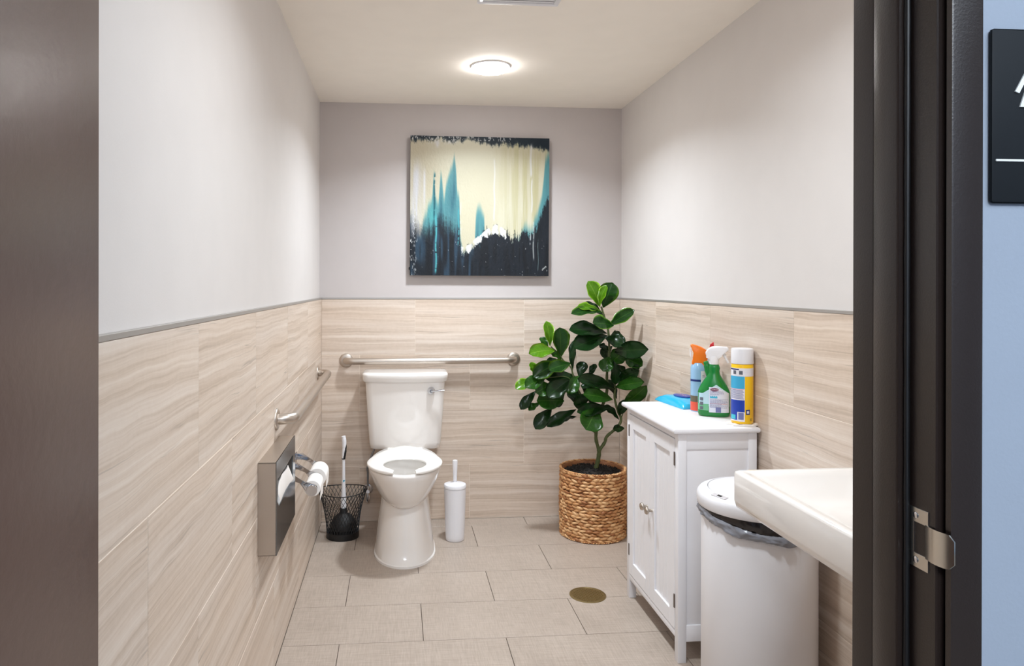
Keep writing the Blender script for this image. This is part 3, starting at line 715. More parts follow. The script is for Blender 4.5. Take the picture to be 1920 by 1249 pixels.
def c4(x, y, depth=-.285):   # point of the plant seen at (x, y) on the study crop, at its own depth
    return ray_at(940+x/4.03, 510+y/4.03, 1, depth) - fig.location
def leafmat(name, a, bcol, vein, edge=None):
    m = bpy.data.materials.new(name); m.use_nodes = True; nt = m.node_tree; b = nt.nodes['Principled BSDF']
    uv = nt.nodes.new('ShaderNodeUVMap'); sp_ = nt.nodes.new('ShaderNodeSeparateXYZ'); nt.links.new(uv.outputs[0], sp_.inputs[0])
    cu = math_node(nt, 'ABSOLUTE', math_node(nt, 'SUBTRACT', sp_.outputs[0], .5))      # 0 midrib .. .5 margin
    vv = math_node(nt, 'SUBTRACT', sp_.outputs[1], math_node(nt, 'MULTIPLY', cu, .35))
    wv = math_node(nt, 'ABSOLUTE', math_node(nt, 'SINE', math_node(nt, 'MULTIPLY', vv, 24)))
    vein_f = ramp(nt, wv, [(0, (255, 255, 255)), (.12, (0, 0, 0))]); mid_f = ramp(nt, cu, [(0, (255, 255, 255)), (.028, (0, 0, 0))])
    tc = nt.nodes.new('ShaderNodeTexCoord'); n = noise_node(nt, tc.outputs['Object'], 14, 3)
    col = mixc(nt, n, lin(a), lin(bcol)); col = mixc(nt, math_node(nt, 'MULTIPLY', vein_f, .45), col, lin(vein)); col = mixc(nt, math_node(nt, 'MULTIPLY', mid_f, .8), col, lin(vein))
    if edge:
        ef = ramp(nt, cu, [(.36, (0, 0, 0)), (.5, (255, 255, 255))]); col = mixc(nt, math_node(nt, 'MULTIPLY', ef, .85), col, lin(edge))
    nt.links.new(col, b.inputs['Base Color']); b.inputs['Roughness'].default_value = .26; b.inputs['Specular IOR Level'].default_value = .5
    return m
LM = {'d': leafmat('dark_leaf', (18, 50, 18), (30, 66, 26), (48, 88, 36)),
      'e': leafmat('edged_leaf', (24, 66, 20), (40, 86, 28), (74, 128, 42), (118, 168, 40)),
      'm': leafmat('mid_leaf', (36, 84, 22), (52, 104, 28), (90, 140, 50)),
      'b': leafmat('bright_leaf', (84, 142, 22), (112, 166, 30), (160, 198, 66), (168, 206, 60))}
def leaf(base, tip, w, mk, yb, yt, tilt=32, seed=0):
    P = c4(*base, yb); Q = c4(*tip, yt); ax = Q-P; L = ax.length; a = ax.normalized()
    per = Vector((a.z, 0, -a.x));
    if per.length < .01: per = Vector((1, 0, 0))
    per.normalize()
    if per.z < 0 or (abs(per.z) < .15 and per.x < 0): per = -per
    tl = math.radians(tilt); wv = per*math.cos(tl)+Vector((0, 1, 0))*math.sin(tl)
    wv = (wv-a*wv.dot(a)).normalized(); nr = a.cross(wv).normalized()
    if nr.y > 0: nr = -nr
    hw = 1.22*w/1463/2/max(.5, math.cos(tl)); r = random.Random(seed)
    NL, NC = 14, 8; rings = []; ph = r.uniform(0, 6); curv = r.uniform(.03, .09)*L
    bm = B(); uvl = bm.loops.layers.uv.new('UVMap')
    G = []
    for i in range(NL+1):
        t = i/NL
        prof = (math.sin(PI*min(1, t**1.25)*.985+.01)**.62)*(.55+.55*t) if t < .999 else .05   # obovate: widest past the middle
        prof = max(prof, .03)*(1-.0*t)
        row = []
        for j in range(NC+1):
            q = j/NC*2-1
            lift = hw*(.30*q*q*prof) + .0055*math.sin(q*3+t*15+ph)*prof*abs(q) + curv*math.sin(PI*t)
            pos = P+a*(L*t)+wv*(hw*q*prof)+nr*(lift)
            row.append(bm.verts.new(pos))
        G.append(row)
    for i in range(NL):
        for j in range(NC):
            f = bm.faces.new((G[i][j], G[i][j+1], G[i+1][j+1], G[i+1][j]))
            for l, (ii, jj) in zip(f.loops, ((i, j), (i, j+1), (i+1, j+1), (i+1, j))): l[uvl].uv = (jj/NC, ii/NL)
    res = bmesh.ops.solidify(bm, geom=bm.faces[:], thickness=.0007)
    return obj('leaf', bm, LM[mk], fig, 180)
D0 = -.285
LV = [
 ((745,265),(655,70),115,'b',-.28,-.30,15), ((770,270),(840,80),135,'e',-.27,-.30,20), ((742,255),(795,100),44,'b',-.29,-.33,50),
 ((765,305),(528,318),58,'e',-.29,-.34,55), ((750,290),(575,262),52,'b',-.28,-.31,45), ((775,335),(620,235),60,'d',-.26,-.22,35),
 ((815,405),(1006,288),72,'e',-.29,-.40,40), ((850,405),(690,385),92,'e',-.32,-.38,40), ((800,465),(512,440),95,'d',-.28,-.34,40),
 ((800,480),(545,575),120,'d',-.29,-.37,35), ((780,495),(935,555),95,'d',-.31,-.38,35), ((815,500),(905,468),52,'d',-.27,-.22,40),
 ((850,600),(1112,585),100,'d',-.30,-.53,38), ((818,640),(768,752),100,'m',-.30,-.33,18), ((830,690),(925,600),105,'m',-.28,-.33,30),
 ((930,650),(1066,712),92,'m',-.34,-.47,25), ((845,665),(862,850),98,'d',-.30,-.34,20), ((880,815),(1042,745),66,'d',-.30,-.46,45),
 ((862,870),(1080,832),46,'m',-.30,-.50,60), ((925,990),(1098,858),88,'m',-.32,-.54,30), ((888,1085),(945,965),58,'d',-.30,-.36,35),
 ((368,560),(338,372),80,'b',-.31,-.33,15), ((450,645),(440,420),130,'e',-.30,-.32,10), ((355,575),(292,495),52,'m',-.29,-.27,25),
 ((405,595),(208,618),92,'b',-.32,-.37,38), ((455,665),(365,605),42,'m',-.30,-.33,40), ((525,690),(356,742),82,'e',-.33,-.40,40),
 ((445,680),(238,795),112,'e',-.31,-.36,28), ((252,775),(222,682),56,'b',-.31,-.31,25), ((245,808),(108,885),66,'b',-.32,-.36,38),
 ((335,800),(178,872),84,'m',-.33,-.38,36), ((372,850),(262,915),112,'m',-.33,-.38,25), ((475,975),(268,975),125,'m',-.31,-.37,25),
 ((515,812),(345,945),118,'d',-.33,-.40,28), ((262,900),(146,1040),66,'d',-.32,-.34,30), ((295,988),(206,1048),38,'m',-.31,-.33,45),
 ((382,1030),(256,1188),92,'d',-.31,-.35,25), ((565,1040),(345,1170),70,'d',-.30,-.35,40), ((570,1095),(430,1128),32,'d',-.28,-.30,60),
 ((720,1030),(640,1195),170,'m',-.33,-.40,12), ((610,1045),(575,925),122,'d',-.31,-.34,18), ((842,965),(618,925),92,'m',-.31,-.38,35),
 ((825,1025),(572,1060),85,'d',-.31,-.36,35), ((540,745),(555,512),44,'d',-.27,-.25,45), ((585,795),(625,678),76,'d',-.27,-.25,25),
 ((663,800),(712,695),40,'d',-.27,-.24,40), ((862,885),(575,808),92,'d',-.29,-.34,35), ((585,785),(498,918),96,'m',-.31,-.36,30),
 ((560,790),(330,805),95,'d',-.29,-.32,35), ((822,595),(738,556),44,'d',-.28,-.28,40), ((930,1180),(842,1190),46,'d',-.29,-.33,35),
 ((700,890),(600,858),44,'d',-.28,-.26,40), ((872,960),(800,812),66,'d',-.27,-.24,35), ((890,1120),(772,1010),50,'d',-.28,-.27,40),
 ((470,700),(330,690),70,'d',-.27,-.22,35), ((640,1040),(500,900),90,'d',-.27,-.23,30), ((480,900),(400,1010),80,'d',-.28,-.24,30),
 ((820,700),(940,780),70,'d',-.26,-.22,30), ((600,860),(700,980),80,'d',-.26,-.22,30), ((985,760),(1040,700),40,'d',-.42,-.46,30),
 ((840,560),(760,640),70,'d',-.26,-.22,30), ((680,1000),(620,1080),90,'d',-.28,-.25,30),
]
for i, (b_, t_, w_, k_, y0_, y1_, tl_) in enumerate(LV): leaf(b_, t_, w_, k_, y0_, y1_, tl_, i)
M_STEM = mat('green_bark', (78, 88, 48), .6, bump=(60, .8))
def stem(pts, r0, r1, name='stem', k=5):
    P = smoothpath([c4(x, y, d) for x, y, d in pts], k); n = len(P)
    bm = B(); tube(bm, P, [(r0+(r1-r0)*i/(n-1))*(1+.10*math.sin(i*1.9)) for i in range(n)], 10); return obj(name, bm, M_STEM, fig, 70)
stem([(668, 1545, -.285), (705, 1500, -.285), (727, 1440, -.285), (738, 1370, -.285), (735, 1330, -.285)], .0125, .0105, 'trunk')
stem([(738, 1345, -.285), (715, 1260, -.283), (722, 1170, -.28), (745, 1060, -.28), (795, 920, -.275), (798, 770, -.275), (815, 620, -.28), (808, 450, -.28), (778, 340, -.28), (755, 262, -.28)], .0095, .005)
stem([(738, 1350, -.285), (780, 1290, -.287), (800, 1240, -.29), (880, 1170, -.29), (905, 1110, -.285), (880, 1050, -.282), (856, 950, -.28), (860, 870, -.28), (850, 780, -.28), (872, 690, -.28)], .009, .0045)
stem([(716, 1215, -.284), (685, 1190, -.285), (660, 1100, -.29), (600, 940, -.295), (545, 790, -.30), (525, 720, -.30), (470, 670, -.30), (435, 620, -.30), (375, 565, -.31)], .006, .0035)
stem([(560, 830, -.30), (470, 790, -.31), (360, 800, -.325), (250, 800, -.32)], .0035, .002)
stem([(905, 1110, -.285), (935, 1020, -.31), (950, 980, -.33)], .003, .002)

# ------------------------------------------------------------------ cabinet
CF, CB, CY0, CY1, CT = 1.385, 1.668, -1.585, -1.035, .815
cab = empty('bathroom_cabinet', ((CF+CB)/2, (CY0+CY1)/2, 0), 'white two-door bathroom cabinet on short legs against the right wall', 'cabinet')
def cb(name, m, *pcs, bev=.0015, parent=cab, sm=30):
    bm = B(); off = cab.location
    for p in pcs: box(bm, p[0]-off.x, p[1]-off.x, p[2]-off.y, p[3]-off.y, p[4], p[5], p[6] if len(p) > 6 else bev, 2)
    return obj(name, bm, m, parent, sm)
cb('top', M_LACQ, (CF-.022, CB+.008, CY0-.016, CY1+.016, CT-.018, CT, .007))
ZB = .085
for yy in (CY0, CY1-.030):
    for xx in (CF, CB-.030): cb('leg', M_LACQ, (xx, xx+.030, yy, yy+.030, 0, CT-.018))
for yy in (CY0+.006, CY1-.016):
    cb('side_panel', M_LACQ, (CF+.029, CB-.029, yy, yy+.010, ZB+.002, CT-.02, .0008), (CF+.029, CB-.029, yy-.004, yy+.008, CT-.075, CT-.018), (CF+.029, CB-.029, yy-.004, yy+.008, ZB-.012, ZB+.045))
cb('back_panel', M_LACQ, (CB-.012, CB-.004, CY0+.028, CY1-.028, ZB, CT-.02))
cb('bottom_shelf', M_LACQ, (CF+.004, CB-.012, CY0+.025, CY1-.025, ZB+.002, ZB+.014))
cb('top_rail', M_LACQ, (CF+.002, CF+.018, CY0+.029, CY1-.029, CT-.042, CT-.018))
cb('bottom_rail', M_LACQ, (CF+.001, CF+.018, CY0+.029, CY1-.029, ZB-.006, ZB+.018))
CM = (CY0+CY1)/2
def cdoor(y0, y1, ky, hy_):
    z0, z1 = ZB+.021, CT-.044; st = .046
    bm = B(); off = cab.location
    def bb(y_0, y_1, z_0, z_1, x0=CF-.001, x1=CF+.015, bv=.0012): box(bm, x0-off.x, x1-off.x, y_0-off.y, y_1-off.y, z_0, z_1, bv, 1)
    bb(y0, y0+st, z0, z1); bb(y1-st, y1, z0, z1); bb(y0+st, y1-st, z1-.055, z1); bb(y0+st, y1-st, z0, z0+.055)
    d = obj('door', bm, M_LACQ, cab, 30)
    bm = B(); n = 4; ww = (y1-y0-2*st)/n
    for k in range(n): box(bm, CF+.006-off.x, CF+.011-off.x, y0+st+k*ww+.0006-off.y, y0+st+(k+1)*ww-.0006-off.y, z0+.05, z1-.05, .001, 1)
    obj('door_panel', bm, M_LACQ, d, 30)
    bm = B(); lathe(bm, [(.006, 0), (.005, .010), (.007, .014), (.0135, .018), (.015, .023), (.012, .028), (.005, .030)], n=24)
    xf(bm, Matrix.Translation((CF-.001-off.x, ky-off.y, .452)) @ Matrix.Rotation(-PI/2, 4, 'Y')); obj('knob', bm, mat('brushed_nickel', (190, 180, 168), .25, metal=1), d, 50)
    for hz_ in (.205, .703):
        bm = B(); box(bm, CF-.0035-off.x, CF+.004-off.x, hy_-.004-off.y, hy_+.004-off.y, hz_-.024, hz_+.024, .001, 1); obj('hinge', bm, mat('hinge_steel', (120, 112, 108), .35, metal=1), d)
cdoor(CM+.0012, CY1-.031, CM+.026, CY1-.0305); cdoor(CY0+.031, CM-.0012, CM-.026, CY0+.0305)

# ------------------------------------------------------------------ things on the cabinet
def at_top(px, py): return ray_at(px, py, 2, CT)
def text_mesh(txt, size, m, parent, fn, name='lettering', extr=.0):
    cu = bpy.data.curves.new('t', 'FONT'); cu.body = txt; cu.size = size; cu.align_x = 'CENTER'; cu.align_y = 'CENTER'; cu.resolution_u = 3
    o = bpy.data.objects.new('t', cu); COL.objects.link(o); bpy.context.view_layer.update()
    me = bpy.data.meshes.new_from_object(o.evaluated_get(bpy.context.evaluated_depsgraph_get()))
    bpy.data.objects.remove(o)
    for v in me.vertices: v.co = fn(v.co.x, v.co.y)
    me.materials.append(m); t = obj(name, None, None, parent, mesh=me); t.data.name = name; return t
# directions on the cabinet top as seen by the camera: labels are turned towards it
def face_dir(p):
    d = Vector((CAMP.x-p.x, CAMP.y-p.y, 0)).normalized(); return math.atan2(d.x, -d.y)     # rotation about z turning -Y to the camera
# wipes packet
wp = empty('wipes_packet', (1.598, -1.10, CT), 'soft blue packet of cleaning wipes lying flat on the cabinet top', 'wipes', rz=math.radians(-84))
bm = B(); NXp, NYp = 22, 14
def wip(u, v, top):
    hx, hyy = .122, .062; x = (u*2-1)*hx; y = (v*2-1)*hyy
    e = (1-abs(u*2-1)**3.5)**.6*(1-abs(v*2-1)**4)**.5
    z = (.004+.030*e+.0025*mnoise.noise(Vector((x*40, y*40, 1)))*(1 if e > .05 else 0)) if top else .0008
    return (x, y*(1+.0*e), z)
Gt = [[bm.verts.new(wip(i/NXp, j/NYp, True)) for j in range(NYp+1)] for i in range(NXp+1)]
Gb = [[bm.verts.new(wip(i/NXp, j/NYp, False)) for j in range(NYp+1)] for i in range(NXp+1)]
for i in range(NXp):
    for j in range(NYp):
        bm.faces.new((Gt[i][j], Gt[i+1][j], Gt[i+1][j+1], Gt[i][j+1])); bm.faces.new((Gb[i][j], Gb[i][j+1], Gb[i+1][j+1], Gb[i+1][j]))
for i in range(NXp):
    bm.faces.new((Gt[i][0], Gb[i][0], Gb[i+1][0], Gt[i+1][0])); bm.faces.new((Gt[i][NYp], Gt[i+1][NYp], Gb[i+1][NYp], Gb[i][NYp]))
for j in range(NYp):
    bm.faces.new((Gt[0][j], Gt[0][j+1], Gb[0][j+1], Gb[0][j])); bm.faces.new((Gt[NXp][j], Gb[NXp][j], Gb[NXp][j+1], Gt[NXp][j+1]))
obj('wrapper', bm, mat('cyan_film', (34, 176, 218), .2, spec=.6, coat=.3, bump=(45, .6)), wp, 60)
bm = B(); lathe(bm, [(.048, .0335), (.050, .0345), (.049, .0375), (.040, .0385)], n=36, sy=.6); fl_ = obj('resealable_flap', bm, mat('navy_label', (32, 66, 150), .35), wp, 50); fl_['label'] = 'navy oval resealable flap'
text_mesh('CLOROX', .018, mat('pink_print', (232, 170, 190), .5), fl_, lambda x, y: Vector((x, y, .0388)))

# generic radial bottle from silhouette profile (half-width, half-depth, z)
def bottle(bm, prof, n=36, p=2.0, matid=0):
    rings = []
    for hx, hyy, z in prof:
        rings.append([(hx*math.copysign(abs(math.cos(2*PI*k/n))**(2/p), math.cos(2*PI*k/n)), hyy*math.copysign(abs(math.sin(2*PI*k/n))**(2/p), math.sin(2*PI*k/n)), z) for k in range(n)])
    loft(bm, rings, matid=matid); return bm
# orange-topped air freshener
q = at_top(1313, 772); of = empty('air_freshener_bottle', (q.x, q.y+.02, CT), 'blue bottle with an orange trigger top behind the green spray bottle', 'spray bottle', rz=face_dir(q))
bm = B(); bottle(bm, [(.026, .026, 0), (.029, .029, .004), (.029, .029, .165), (.027, .027, .178), (.020, .020, .190)]); ob = obj('bottle_body', bm, mat('pale_blue_plastic', (150, 190, 222), .2, spec=.5), of, 50)
def band(parent, name, m, z0, z1, r, a0=-PI, a1=PI, n=30, ry=None):
    bm = B(); loft(bm, [[(r*math.sin(a), -(ry or r)*math.cos(a), z) for a in np.linspace(a0, a1, n)] for z in (z0, z1)], False, False, False); return obj(name, bm, m, parent, 180)
band(ob, 'coral_band', mat('coral_print', (226, 86, 62), .35), .004, .038, .0294); band(ob, 'navy_stripe', mat('navy_print', (24, 44, 112), .35), .118, .126, .0294)
band(ob, 'brown_landscape', mat('olive_print', (104, 96, 78), .4), .038, .062, .0294)
band(ob, 'white_label', mat('label_white', (232, 230, 236), .4), .064, .16, .0296, .35, 1.9)
for k, zz in enumerate((.142, .136)): band(ob, 'print_line', mat('grey_print', (110, 104, 120), .5), zz, zz+.002, .0298, .55, 1.0)
bm = B()   # sculpted orange head: neck leaning back, beak pointing left
hp = [(-.030, .255), (-.029, .262), (-.020, .262), (-.005, .258), (.012, .252), (.026, .243), (.034, .236), (.031, .222), (.030, .205), (.033, .185), (.033, .160), (.028, .150), (.012, .172), (-.002, .182), (-.018, .183), (-.025, .184), (-.023, .198), (-.016, .212), (-.013, .228), (-.018, .240)]
prism(bm, hp, 1, -.016, .016, .004)
oh = obj('trigger_head', bm, mat('orange_plastic', (246, 124, 22), .3, spec=.5), of, 50); oh['label'] = 'orange trigger head'
bm = B(); prism(bm, [(-.032, .246), (-.027, .246), (-.024, .225), (-.023, .206), (-.027, .208), (-.031, .218)], 1, -.008, .008, .002); obj('trigger', bm, M_PLASTIC, of, 50)

# green spray bottle with a white trigger
q = at_top(1342, 782); gs = empty('spray_bottle', (q.x+.004, q.y+.025, CT), 'green cleaner spray bottle with a white trigger head and printed label', 'spray bottle', rz=face_dir(q))
gs.scale = (1.06, 1.06, 1.0)
M_GREEN = mat('green_plastic', (14, 124, 52), .22, spec=.5)
bprof = [(.046, .026, 0), (.052, .029, .003), (.0545, .031, .012), (.0545, .031, .09), (.052, .031, .10), (.045, .029, .116), (.036, .026, .132), (.027, .023, .146), (.021, .020, .158), (.019, .018, .170), (.021, .018, .182), (.017, .016, .194), (.013, .013, .200)]
bm = B(); bottle(bm, bprof, 40, 2.6); gb = obj('bottle_body', bm, M_GREEN, gs, 50)
# asymmetrical shoulder on the left (handle hump)
bm = B(); tube(bm, smoothpath([(-.014, 0, .150), (-.020, 0, .172), (-.024, 0, .190), (-.029, 0, .206)], 4), [.012]*5+[.011]*4+[.009]*3+[.006], 14); obj('back_hump', bm, M_GREEN, gs, 60)
def surf(x, z, prof, p=2.6, off=.0006):
    """front surface of the bottle at side offset x and height z"""
    for a, b in zip(prof, prof[1:]):
        if a[2] <= z <= b[2]:
            t = (z-a[2])/max(1e-6, b[2]-a[2]); hx = a[0]+(b[0]-a[0])*t; hyy = a[1]+(b[1]-a[1])*t; break
    else: hx, hyy = prof[-1][:2]
    x = max(-hx*.995, min(hx*.995, x)); return Vector((x, -hyy*(1-abs(x/hx)**p)**(1/p)-off, z))
def patch(parent, name, m, x0, x1, zf0, zf1, prof, off, nx=24, nz=20, p=2.6):
    """label wrapped on the bottle front; zf0/zf1 give its lower and upper edge for each x"""
    bm = B(); G = []
    for i in range(nx+1):
        x = x0+(x1-x0)*i/nx; a, b = zf0(x), zf1(x); G.append([bm.verts.new(surf(x, a+(b-a)*j/nz, prof, p, off)) for j in range(nz+1)])
    for i in range(nx):
        for j in range(nz): bm.faces.new((G[i][j], G[i+1][j], G[i+1][j+1], G[i][j+1]))
    return obj(name, bm, m, parent, 180)
L1 = patch(gb, 'pale_label', mat('pale_aqua_print', (186, 218, 232), .35), -.0535, .0535, lambda x: .040-.3*max(0, -x-.02), lambda x: .122-.75*abs(x-.008) if abs(x-.008) < .045 else .088, bprof, .0006)
L2 = patch(gb, 'text_panel', mat('lilac_white_print', (216, 222, 240), .4), -.016, .050, lambda x: .018, lambda x: .112-.55*max(0, x-.01), bprof, .0011)
L3 = patch(gb, 'green_fade', mat('soft_green_print', (110, 182, 140), .35), -.0535, -.017, lambda x: .024, lambda x: .048, bprof, .0010)
M_TXT = mat('slate_print', (112, 118, 168), .5)
def lines(parent, m, x0, x1, z0, z1, n, prof, off, seed=1, p=2.6, h=.0011, nx=10):
    r = random.Random(seed); bm = B()
    for k in range(n):
        z = z1-(z1-z0)*k/max(1, n-1); e = x1-(x1-x0)*r.choice((0, 0, .1, .3)); x = x0
        while x < e-.002:
            w = min(r.uniform(.003, .008), e-x); v = []
            for i in range(4):
                xx = x+w*i/3; v.append((bm.verts.new(surf(xx, z, prof, p, off)), bm.verts.new(surf(xx, z+h, prof, p, off))))
            for a, b in zip(v, v[1:]): bm.faces.new((a[0], b[0], b[1], a[1]))
            x += w+.0012
    o = obj('small_print', bm, m, parent); o['kind'] = 'stuff'; return o
lines(gb, M_TXT, -.013, .034, .084, .096, 4, bprof, .0017, 1); lines(gb, M_TXT, -.013, .046, .036, .066, 10, bprof, .0017, 2)
lines(gb, mat('rose_print', (206, 120, 140), .5), -.013, .046, .050, .050, 1, bprof, .0019, 3)
patch(gb, 'drop_symbols', mat('aqua_symbol', (70, 180, 214), .4), -.013, .012, lambda x: .071, lambda x: .079+.002*math.sin(x*900), bprof, .0016, 20, 2)
patch(gb, 'barcode', M_TXT, .006, .024, lambda x: .019, lambda x: .038, bprof, .0020, 6, 4)
for k in range(3): patch(gb, 'pictogram', mat('dark_grey_print', (96, 100, 112), .5), -.047, -.036, lambda x, k=k: .060-.017*k, lambda x, k=k: .072-.017*k, bprof, .0016, 4, 4)
bm = B(); vs_ = [bm.verts.new(surf(.002+.0145*math.cos(2*PI*k/24), .1035+.0062*math.sin(2*PI*k/24), bprof, 2.6, .0019)) for k in range(24)]; bm.faces.new(vs_)
lg = obj('logo_oval', bm, mat('maroon_print', (110, 26, 74), .4), gb)
text_mesh('CLOROX', .0062, M_SW, lg, lambda x, y: surf(.002+x, .1035+y, bprof, 2.6, .0024))
bm = B(); bottle(bm, [(.0165, .0165, .196), (.0172, .0172, .200), (.0172, .0172, .222), (.015, .015, .226)], 28)
prism(bm, [(-.022, .222), (-.030, .238), (-.022, .252), (-.010, .262), (.010, .264), (.046, .263), (.050, .256), (.049, .246), (.036, .244), (.026, .238), (.021, .226), (.019, .214), (-.014, .210), (-.020, .214)], 1, -.0125, .0125, .0045)
obj('trigger_head', bm, M_PLASTIC, gs, 50)
bm = B(); tube(bm, smoothpath([(.030, 0, .242), (.036, 0, .230), (.042, 0, .216), (.049, 0, .203)], 4), [.0055]*6+[.0045]*7, 12); obj('trigger', bm, M_PLASTIC, gs, 60)
# red-nozzled bottle, mostly hidden behind
q = at_top(1336, 762); rb = empty('spray_bottle', (ray_at(1332, 650, 1, -1.20).x, -1.20, CT), 'spray bottle of which only the red nozzle shows above the white trigger', 'spray bottle', rz=face_dir(q))
bm = B(); bottle(bm, [(.028, .024, 0), (.032, .027, .004), (.032, .027, .13), (.022, .020, .17), (.012, .012, .20), (.012, .012, .215)], 28); obj('bottle_body', bm, mat('clear_grey_plastic', (200, 210, 214), .15), rb, 50)
bm = B(); prism(bm, [(-.020, .212), (-.024, .226), (-.012, .248), (-.004, .262), (.002, .272), (.006, .283), (.012, .286), (.017, .282), (.016, .274), (.022, .262), (.018, .252), (.010, .240), (.012, .212)], 1, -.010, .010, .0035); o = obj('trigger_head', bm, mat('red_plastic', (206, 18, 34), .28), rb, 50); o['label'] = 'red trigger nozzle'
rb.scale = (.94, .94, .935)
rb.scale.z = (ray_at(1336, 641, 1, -1.20).z-CT)/.286

# yellow aerosol can on a white cloth
q = at_top(1392, 797)
cl = B(); N1 = 40; rings = []
for rr2 in (1, .98, .8, .5, .2, .02):
    rings.append([((.054+.010*math.sin(3*a+1)+.004*math.sin(7*a))*rr2*math.cos(a)*1.05, (.040+.006*math.sin(2*a+2))*rr2*math.sin(a), (.0005 if rr2 == 1 else .006+.0015*math.sin(5*a+rr2*4)*rr2)) for a in [2*PI*k/N1 for k in range(N1)]])
loft(cl, rings, True, True); cloth = obj('folded_cloth', cl, mat('white_cloth', (238, 232, 226), .9, bump=(200, .5)), None, 60)
CAN = Vector((min(q.x+.004, W-.040), q.y+.010, CT+.0075)); cloth.location = (CAN.x+.001, CAN.y-.004, CT+.0002); tag(cloth, 'small white folded cloth under the yellow aerosol can', 'cloth')
ac = empty('aerosol_can', CAN, 'tall yellow aerosol can with a white cap at the near corner of the cabinet', 'spray can', rz=face_dir(q))
ac.scale = (1.12, 1.12, 1.10)
M_YEL = mat('yellow_print', (250, 200, 16), .28, spec=.5)
cprof = [(.0315, .0315, 0), (.033, .033, .002), (.033, .033, .187), (.0315, .0315, .190)]
bm = B(); bottle(bm, cprof, 40); can = obj('can_body', bm, M_YEL, ac, 50)
bm = B(); bottle(bm, [(.0335, .0335, .191), (.034, .034, .193), (.0335, .0335, .235), (.0325, .0325, .239), (.028, .028, .240)], 40); obj('cap', bm, M_PLASTIC, ac, 50)
def cband(name, m, z0, z1, a0=-1.55, a1=.22, r=.0334): return band(can, name, m, z0, z1, r, a0, a1, 20)
cband('white_panel', mat('label_white', (0, 0, 0)), .008, .178, -1.55, .24, .0333); cband('blue_text_panel', mat('sky_print', (64, 172, 214), .35), .112, .152)
cband('royal_blue_panel', mat('royal_print', (24, 62, 168), .35), .038, .076); cband('lower_blue_panel', MATS['royal_print'], .012, .038, -1.55, -.45)
cband('teal_block', mat('teal_print', (64, 190, 206), .4), .014, .028, -1.3, -.62, .0336); cband('navy_strip', mat('navy_print', (0, 0, 0)), .172, .176, -1.55, -.3, .0336)
band(can, 'white_collar_band', MATS['label_white'], .152, .178, .0332, .24, 1.5, 12)
for k, a in enumerate((-.72, -.12)): cband('pictogram', MATS['dark_grey_print'], .158, .170, a-.16, a+.16, .0336)
cband('barcode', M_TXT, .014, .036, -.34, .14, .0337)
for k in range(9): cband('print_line', M_TXT, .080+k*.0034, .0815+k*.0034, -1.4, .16-.06*(k % 3), .0336)
cband('pink_rule', MATS['pink_print'], .110, .1115, -1.5, .2, .0336)
band(can, 'recycling_symbol', MATS['navy_print'], .030, .046, .0334, .34, .74, 8); band(can, 'recycling_symbol_heart', MATS['label_white'], .034, .042, .0336, .44, .64, 6)
for k in range(2): band(can, 'fine_print', MATS['olive_print'], .010+k*.005, .012+k*.005, .0334, .75, 1.0, 6)

# ------------------------------------------------------------------ trash can
TCX, TCY, TR = 1.500, -1.915, .165
tc_ = empty('trash_can', (TCX, TCY, 0), 'tall round white sensor trash can between cabinet and sink', 'trash can')
bm = B(); lathe(bm, [(TR-.006, 0), (TR-.002, .004), (TR-.002, .63), (TR-.004, .634)], n=72); obj('can_body', bm, M_PLASTIC, tc_, 50)
bm = B(); lathe(bm, [(TR+.004, .652), (TR+.009, .648), (TR+.011, .652), (TR+.0115, .672), (TR+.0095, .680), (TR+.003, .688), (TR-.012, .694), (TR-.020, .696), (TR-.0205, .693)], n=80, cap1=False); lid = obj('lid_ring', bm, M_PLASTIC, tc_, 50)
bm = B(); lathe(bm, [(TR-.022, .690), (TR-.022, .6955), (TR-.026, .697), (TR-.06, .702), (.05, .706), (.01, .7065)], n=72); obj('lid_flap', bm, M_PLASTIC, tc_, 50)
sn = math.radians(200)
bm = B(); box(bm, -.027, .027, -.0075, .0075, -.0015, .0025, .0012, 2); xf(bm, Matrix.Translation(((TR-.008)*math.cos(sn)*.98, (TR-.008)*math.sin(sn)*.98, .6925)) @ Matrix.Rotation(sn+PI/2, 4, 'Z') @ Matrix.Rotation(math.radians(14), 4, 'X')); sp1 = obj('sensor_panel', bm, mat('sensor_grey', (196, 192, 194), .35), tc_)
bm = B(); box(bm, -.008, .008, -.004, .004, .0022, .0032, .0004, 1); xf(bm, Matrix.Translation(((TR-.008)*math.cos(sn)*.98, (TR-.008)*math.sin(sn)*.98, .6925)) @ Matrix.Rotation(sn+PI/2, 4, 'Z') @ Matrix.Rotation(math.radians(14), 4, 'X')); obj('sensor_window', bm, M_BLACK, sp1)
# liner: dark inner gather and a silvery rolled hem, wrinkled
def liner(bm, zt, zb, r0, amp, seed, nz=8, n=200):
    rings = []
    for j in range(nz+1):
        t = j/nz; ring = []
        for k in range(n):
            a = 2*PI*k/n; w = mnoise.noise(Vector((math.cos(a)*5+seed, math.sin(a)*5, t*1.6)))+.6*mnoise.noise(Vector((math.cos(a)*16+seed, math.sin(a)*16, t*4+a*2)))
            zz = zt(a)+(zb(a)-zt(a))*t; r = r0+.0015+amp*(abs(w))+.004*math.sin(PI*t)
            ring.append((r*math.cos(a), r*math.sin(a), zz))
        rings.append(ring)
    loft(bm, rings, False, False); return bm
mid = lambda a: .643-.037*(.5-.5*math.cos(a-math.radians(90)))**3+.0035*mnoise.noise(Vector((a*3, 0, 7)))
bot = lambda a: mid(a)-.022-.006*mnoise.noise(Vector((a*2.2, 5, 2)))
bm = liner(B(), lambda a: .652, mid, TR-.001, .003, 2); obj('bag_mouth', bm, mat('black_bag', (34, 30, 32), .25, spec=.6), tc_, 180)
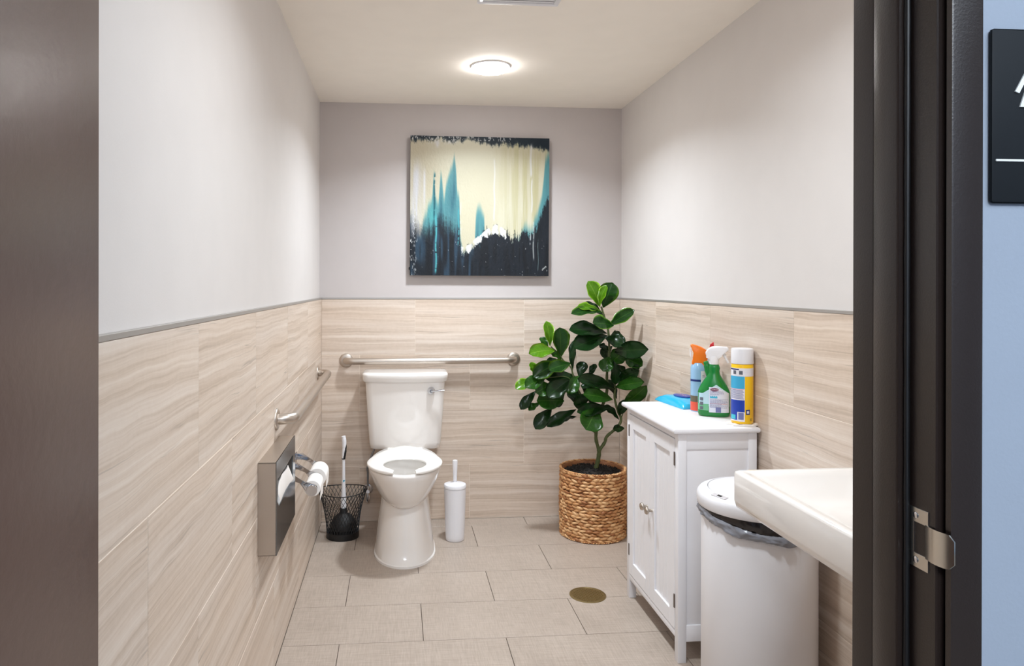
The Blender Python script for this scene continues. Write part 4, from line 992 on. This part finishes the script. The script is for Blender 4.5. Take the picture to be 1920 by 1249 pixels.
bm = liner(B(), lambda a: mid(a)+.003, bot, TR+.0005, .009, 9); obj('bag_hem', bm, mat('silver_bag', (138, 142, 152), .22, spec=.7), tc_, 180)
bm = B(); lathe(bm, [(TR-.012, .62), (TR-.012, .66)], n=40); obj('inner_collar', bm, M_BLACK, tc_, 50)

# ------------------------------------------------------------------ sink
SX, SY1, SY0, ST, SB = 1.243, -2.275, -2.86, .854, .762
sk = empty('wall_sink', (SX, (SY0+SY1)/2, .0), 'white rectangular wall-hung sink with sharp edges on the right wall', 'sink')
def rrect(x0, x1, y0, y1, z, r, n=6):
    out = []
    for cx, cy, a0 in ((x1-r, y1-r, 0), (x0+r, y1-r, PI/2), (x0+r, y0+r, PI), (x1-r, y0+r, 1.5*PI)):
        for k in range(n+1): a = a0+PI/2*k/n; out.append((cx+r*math.cos(a), cy+r*math.sin(a), z))
    return out
yc_ = (SY0+SY1)/2; hx1 = W-.003-SX; hyy = (SY1-SY0)/2
bm = B()
loft(bm, [rrect(.012, hx1, -hyy+.010, hyy-.010, SB, .012), rrect(.004, hx1, -hyy+.004, hyy-.004, SB+.004, .014), rrect(.0, hx1, -hyy, hyy, SB+.020, .016), rrect(0, hx1, -hyy, hyy, ST-.007, .016), rrect(.002, hx1, -hyy+.002, hyy-.002, ST-.002, .016), rrect(.007, hx1-.003, -hyy+.007, hyy-.007, ST, .016),
          rrect(.026, hx1-.11, -hyy+.026, hyy-.026, ST-.0008, .02), rrect(.040, hx1-.12, -hyy+.038, hyy-.038, ST-.012, .03), rrect(.085, hx1-.15, -hyy+.08, hyy-.08, ST-.045, .05), rrect(.13, hx1-.165, -hyy+.14, hyy-.14, ST-.058, .045)], True, True)
obj('basin', bm, M_CHINA, sk, 50)
bm = B(); lathe(bm, [(.024, 0), (.023, .003), (.012, .003)], .200, -.03, 24); o = obj('drain_ring', bm, M_CHROME, sk, 50); o.location.z = ST-.058
bm = B(); lathe(bm, [(.026, 0), (.024, .012), (.020, .02), (.020, .12), (.017, .125)], hx1-.05, 0, 24); tube(bm, smoothpath([(hx1-.05, 0, .10), (hx1-.10, 0, .115), (hx1-.16, 0, .105)], 4), .012, 14); o = obj('faucet', bm, M_CHROME, sk, 50); o.location.z = ST-.001
bm = B(); box(bm, .20, hx1, -.10, .10, SB-.06, SB+.002, .012, 2); obj('trap_cover', bm, M_CHINA, sk, 50)
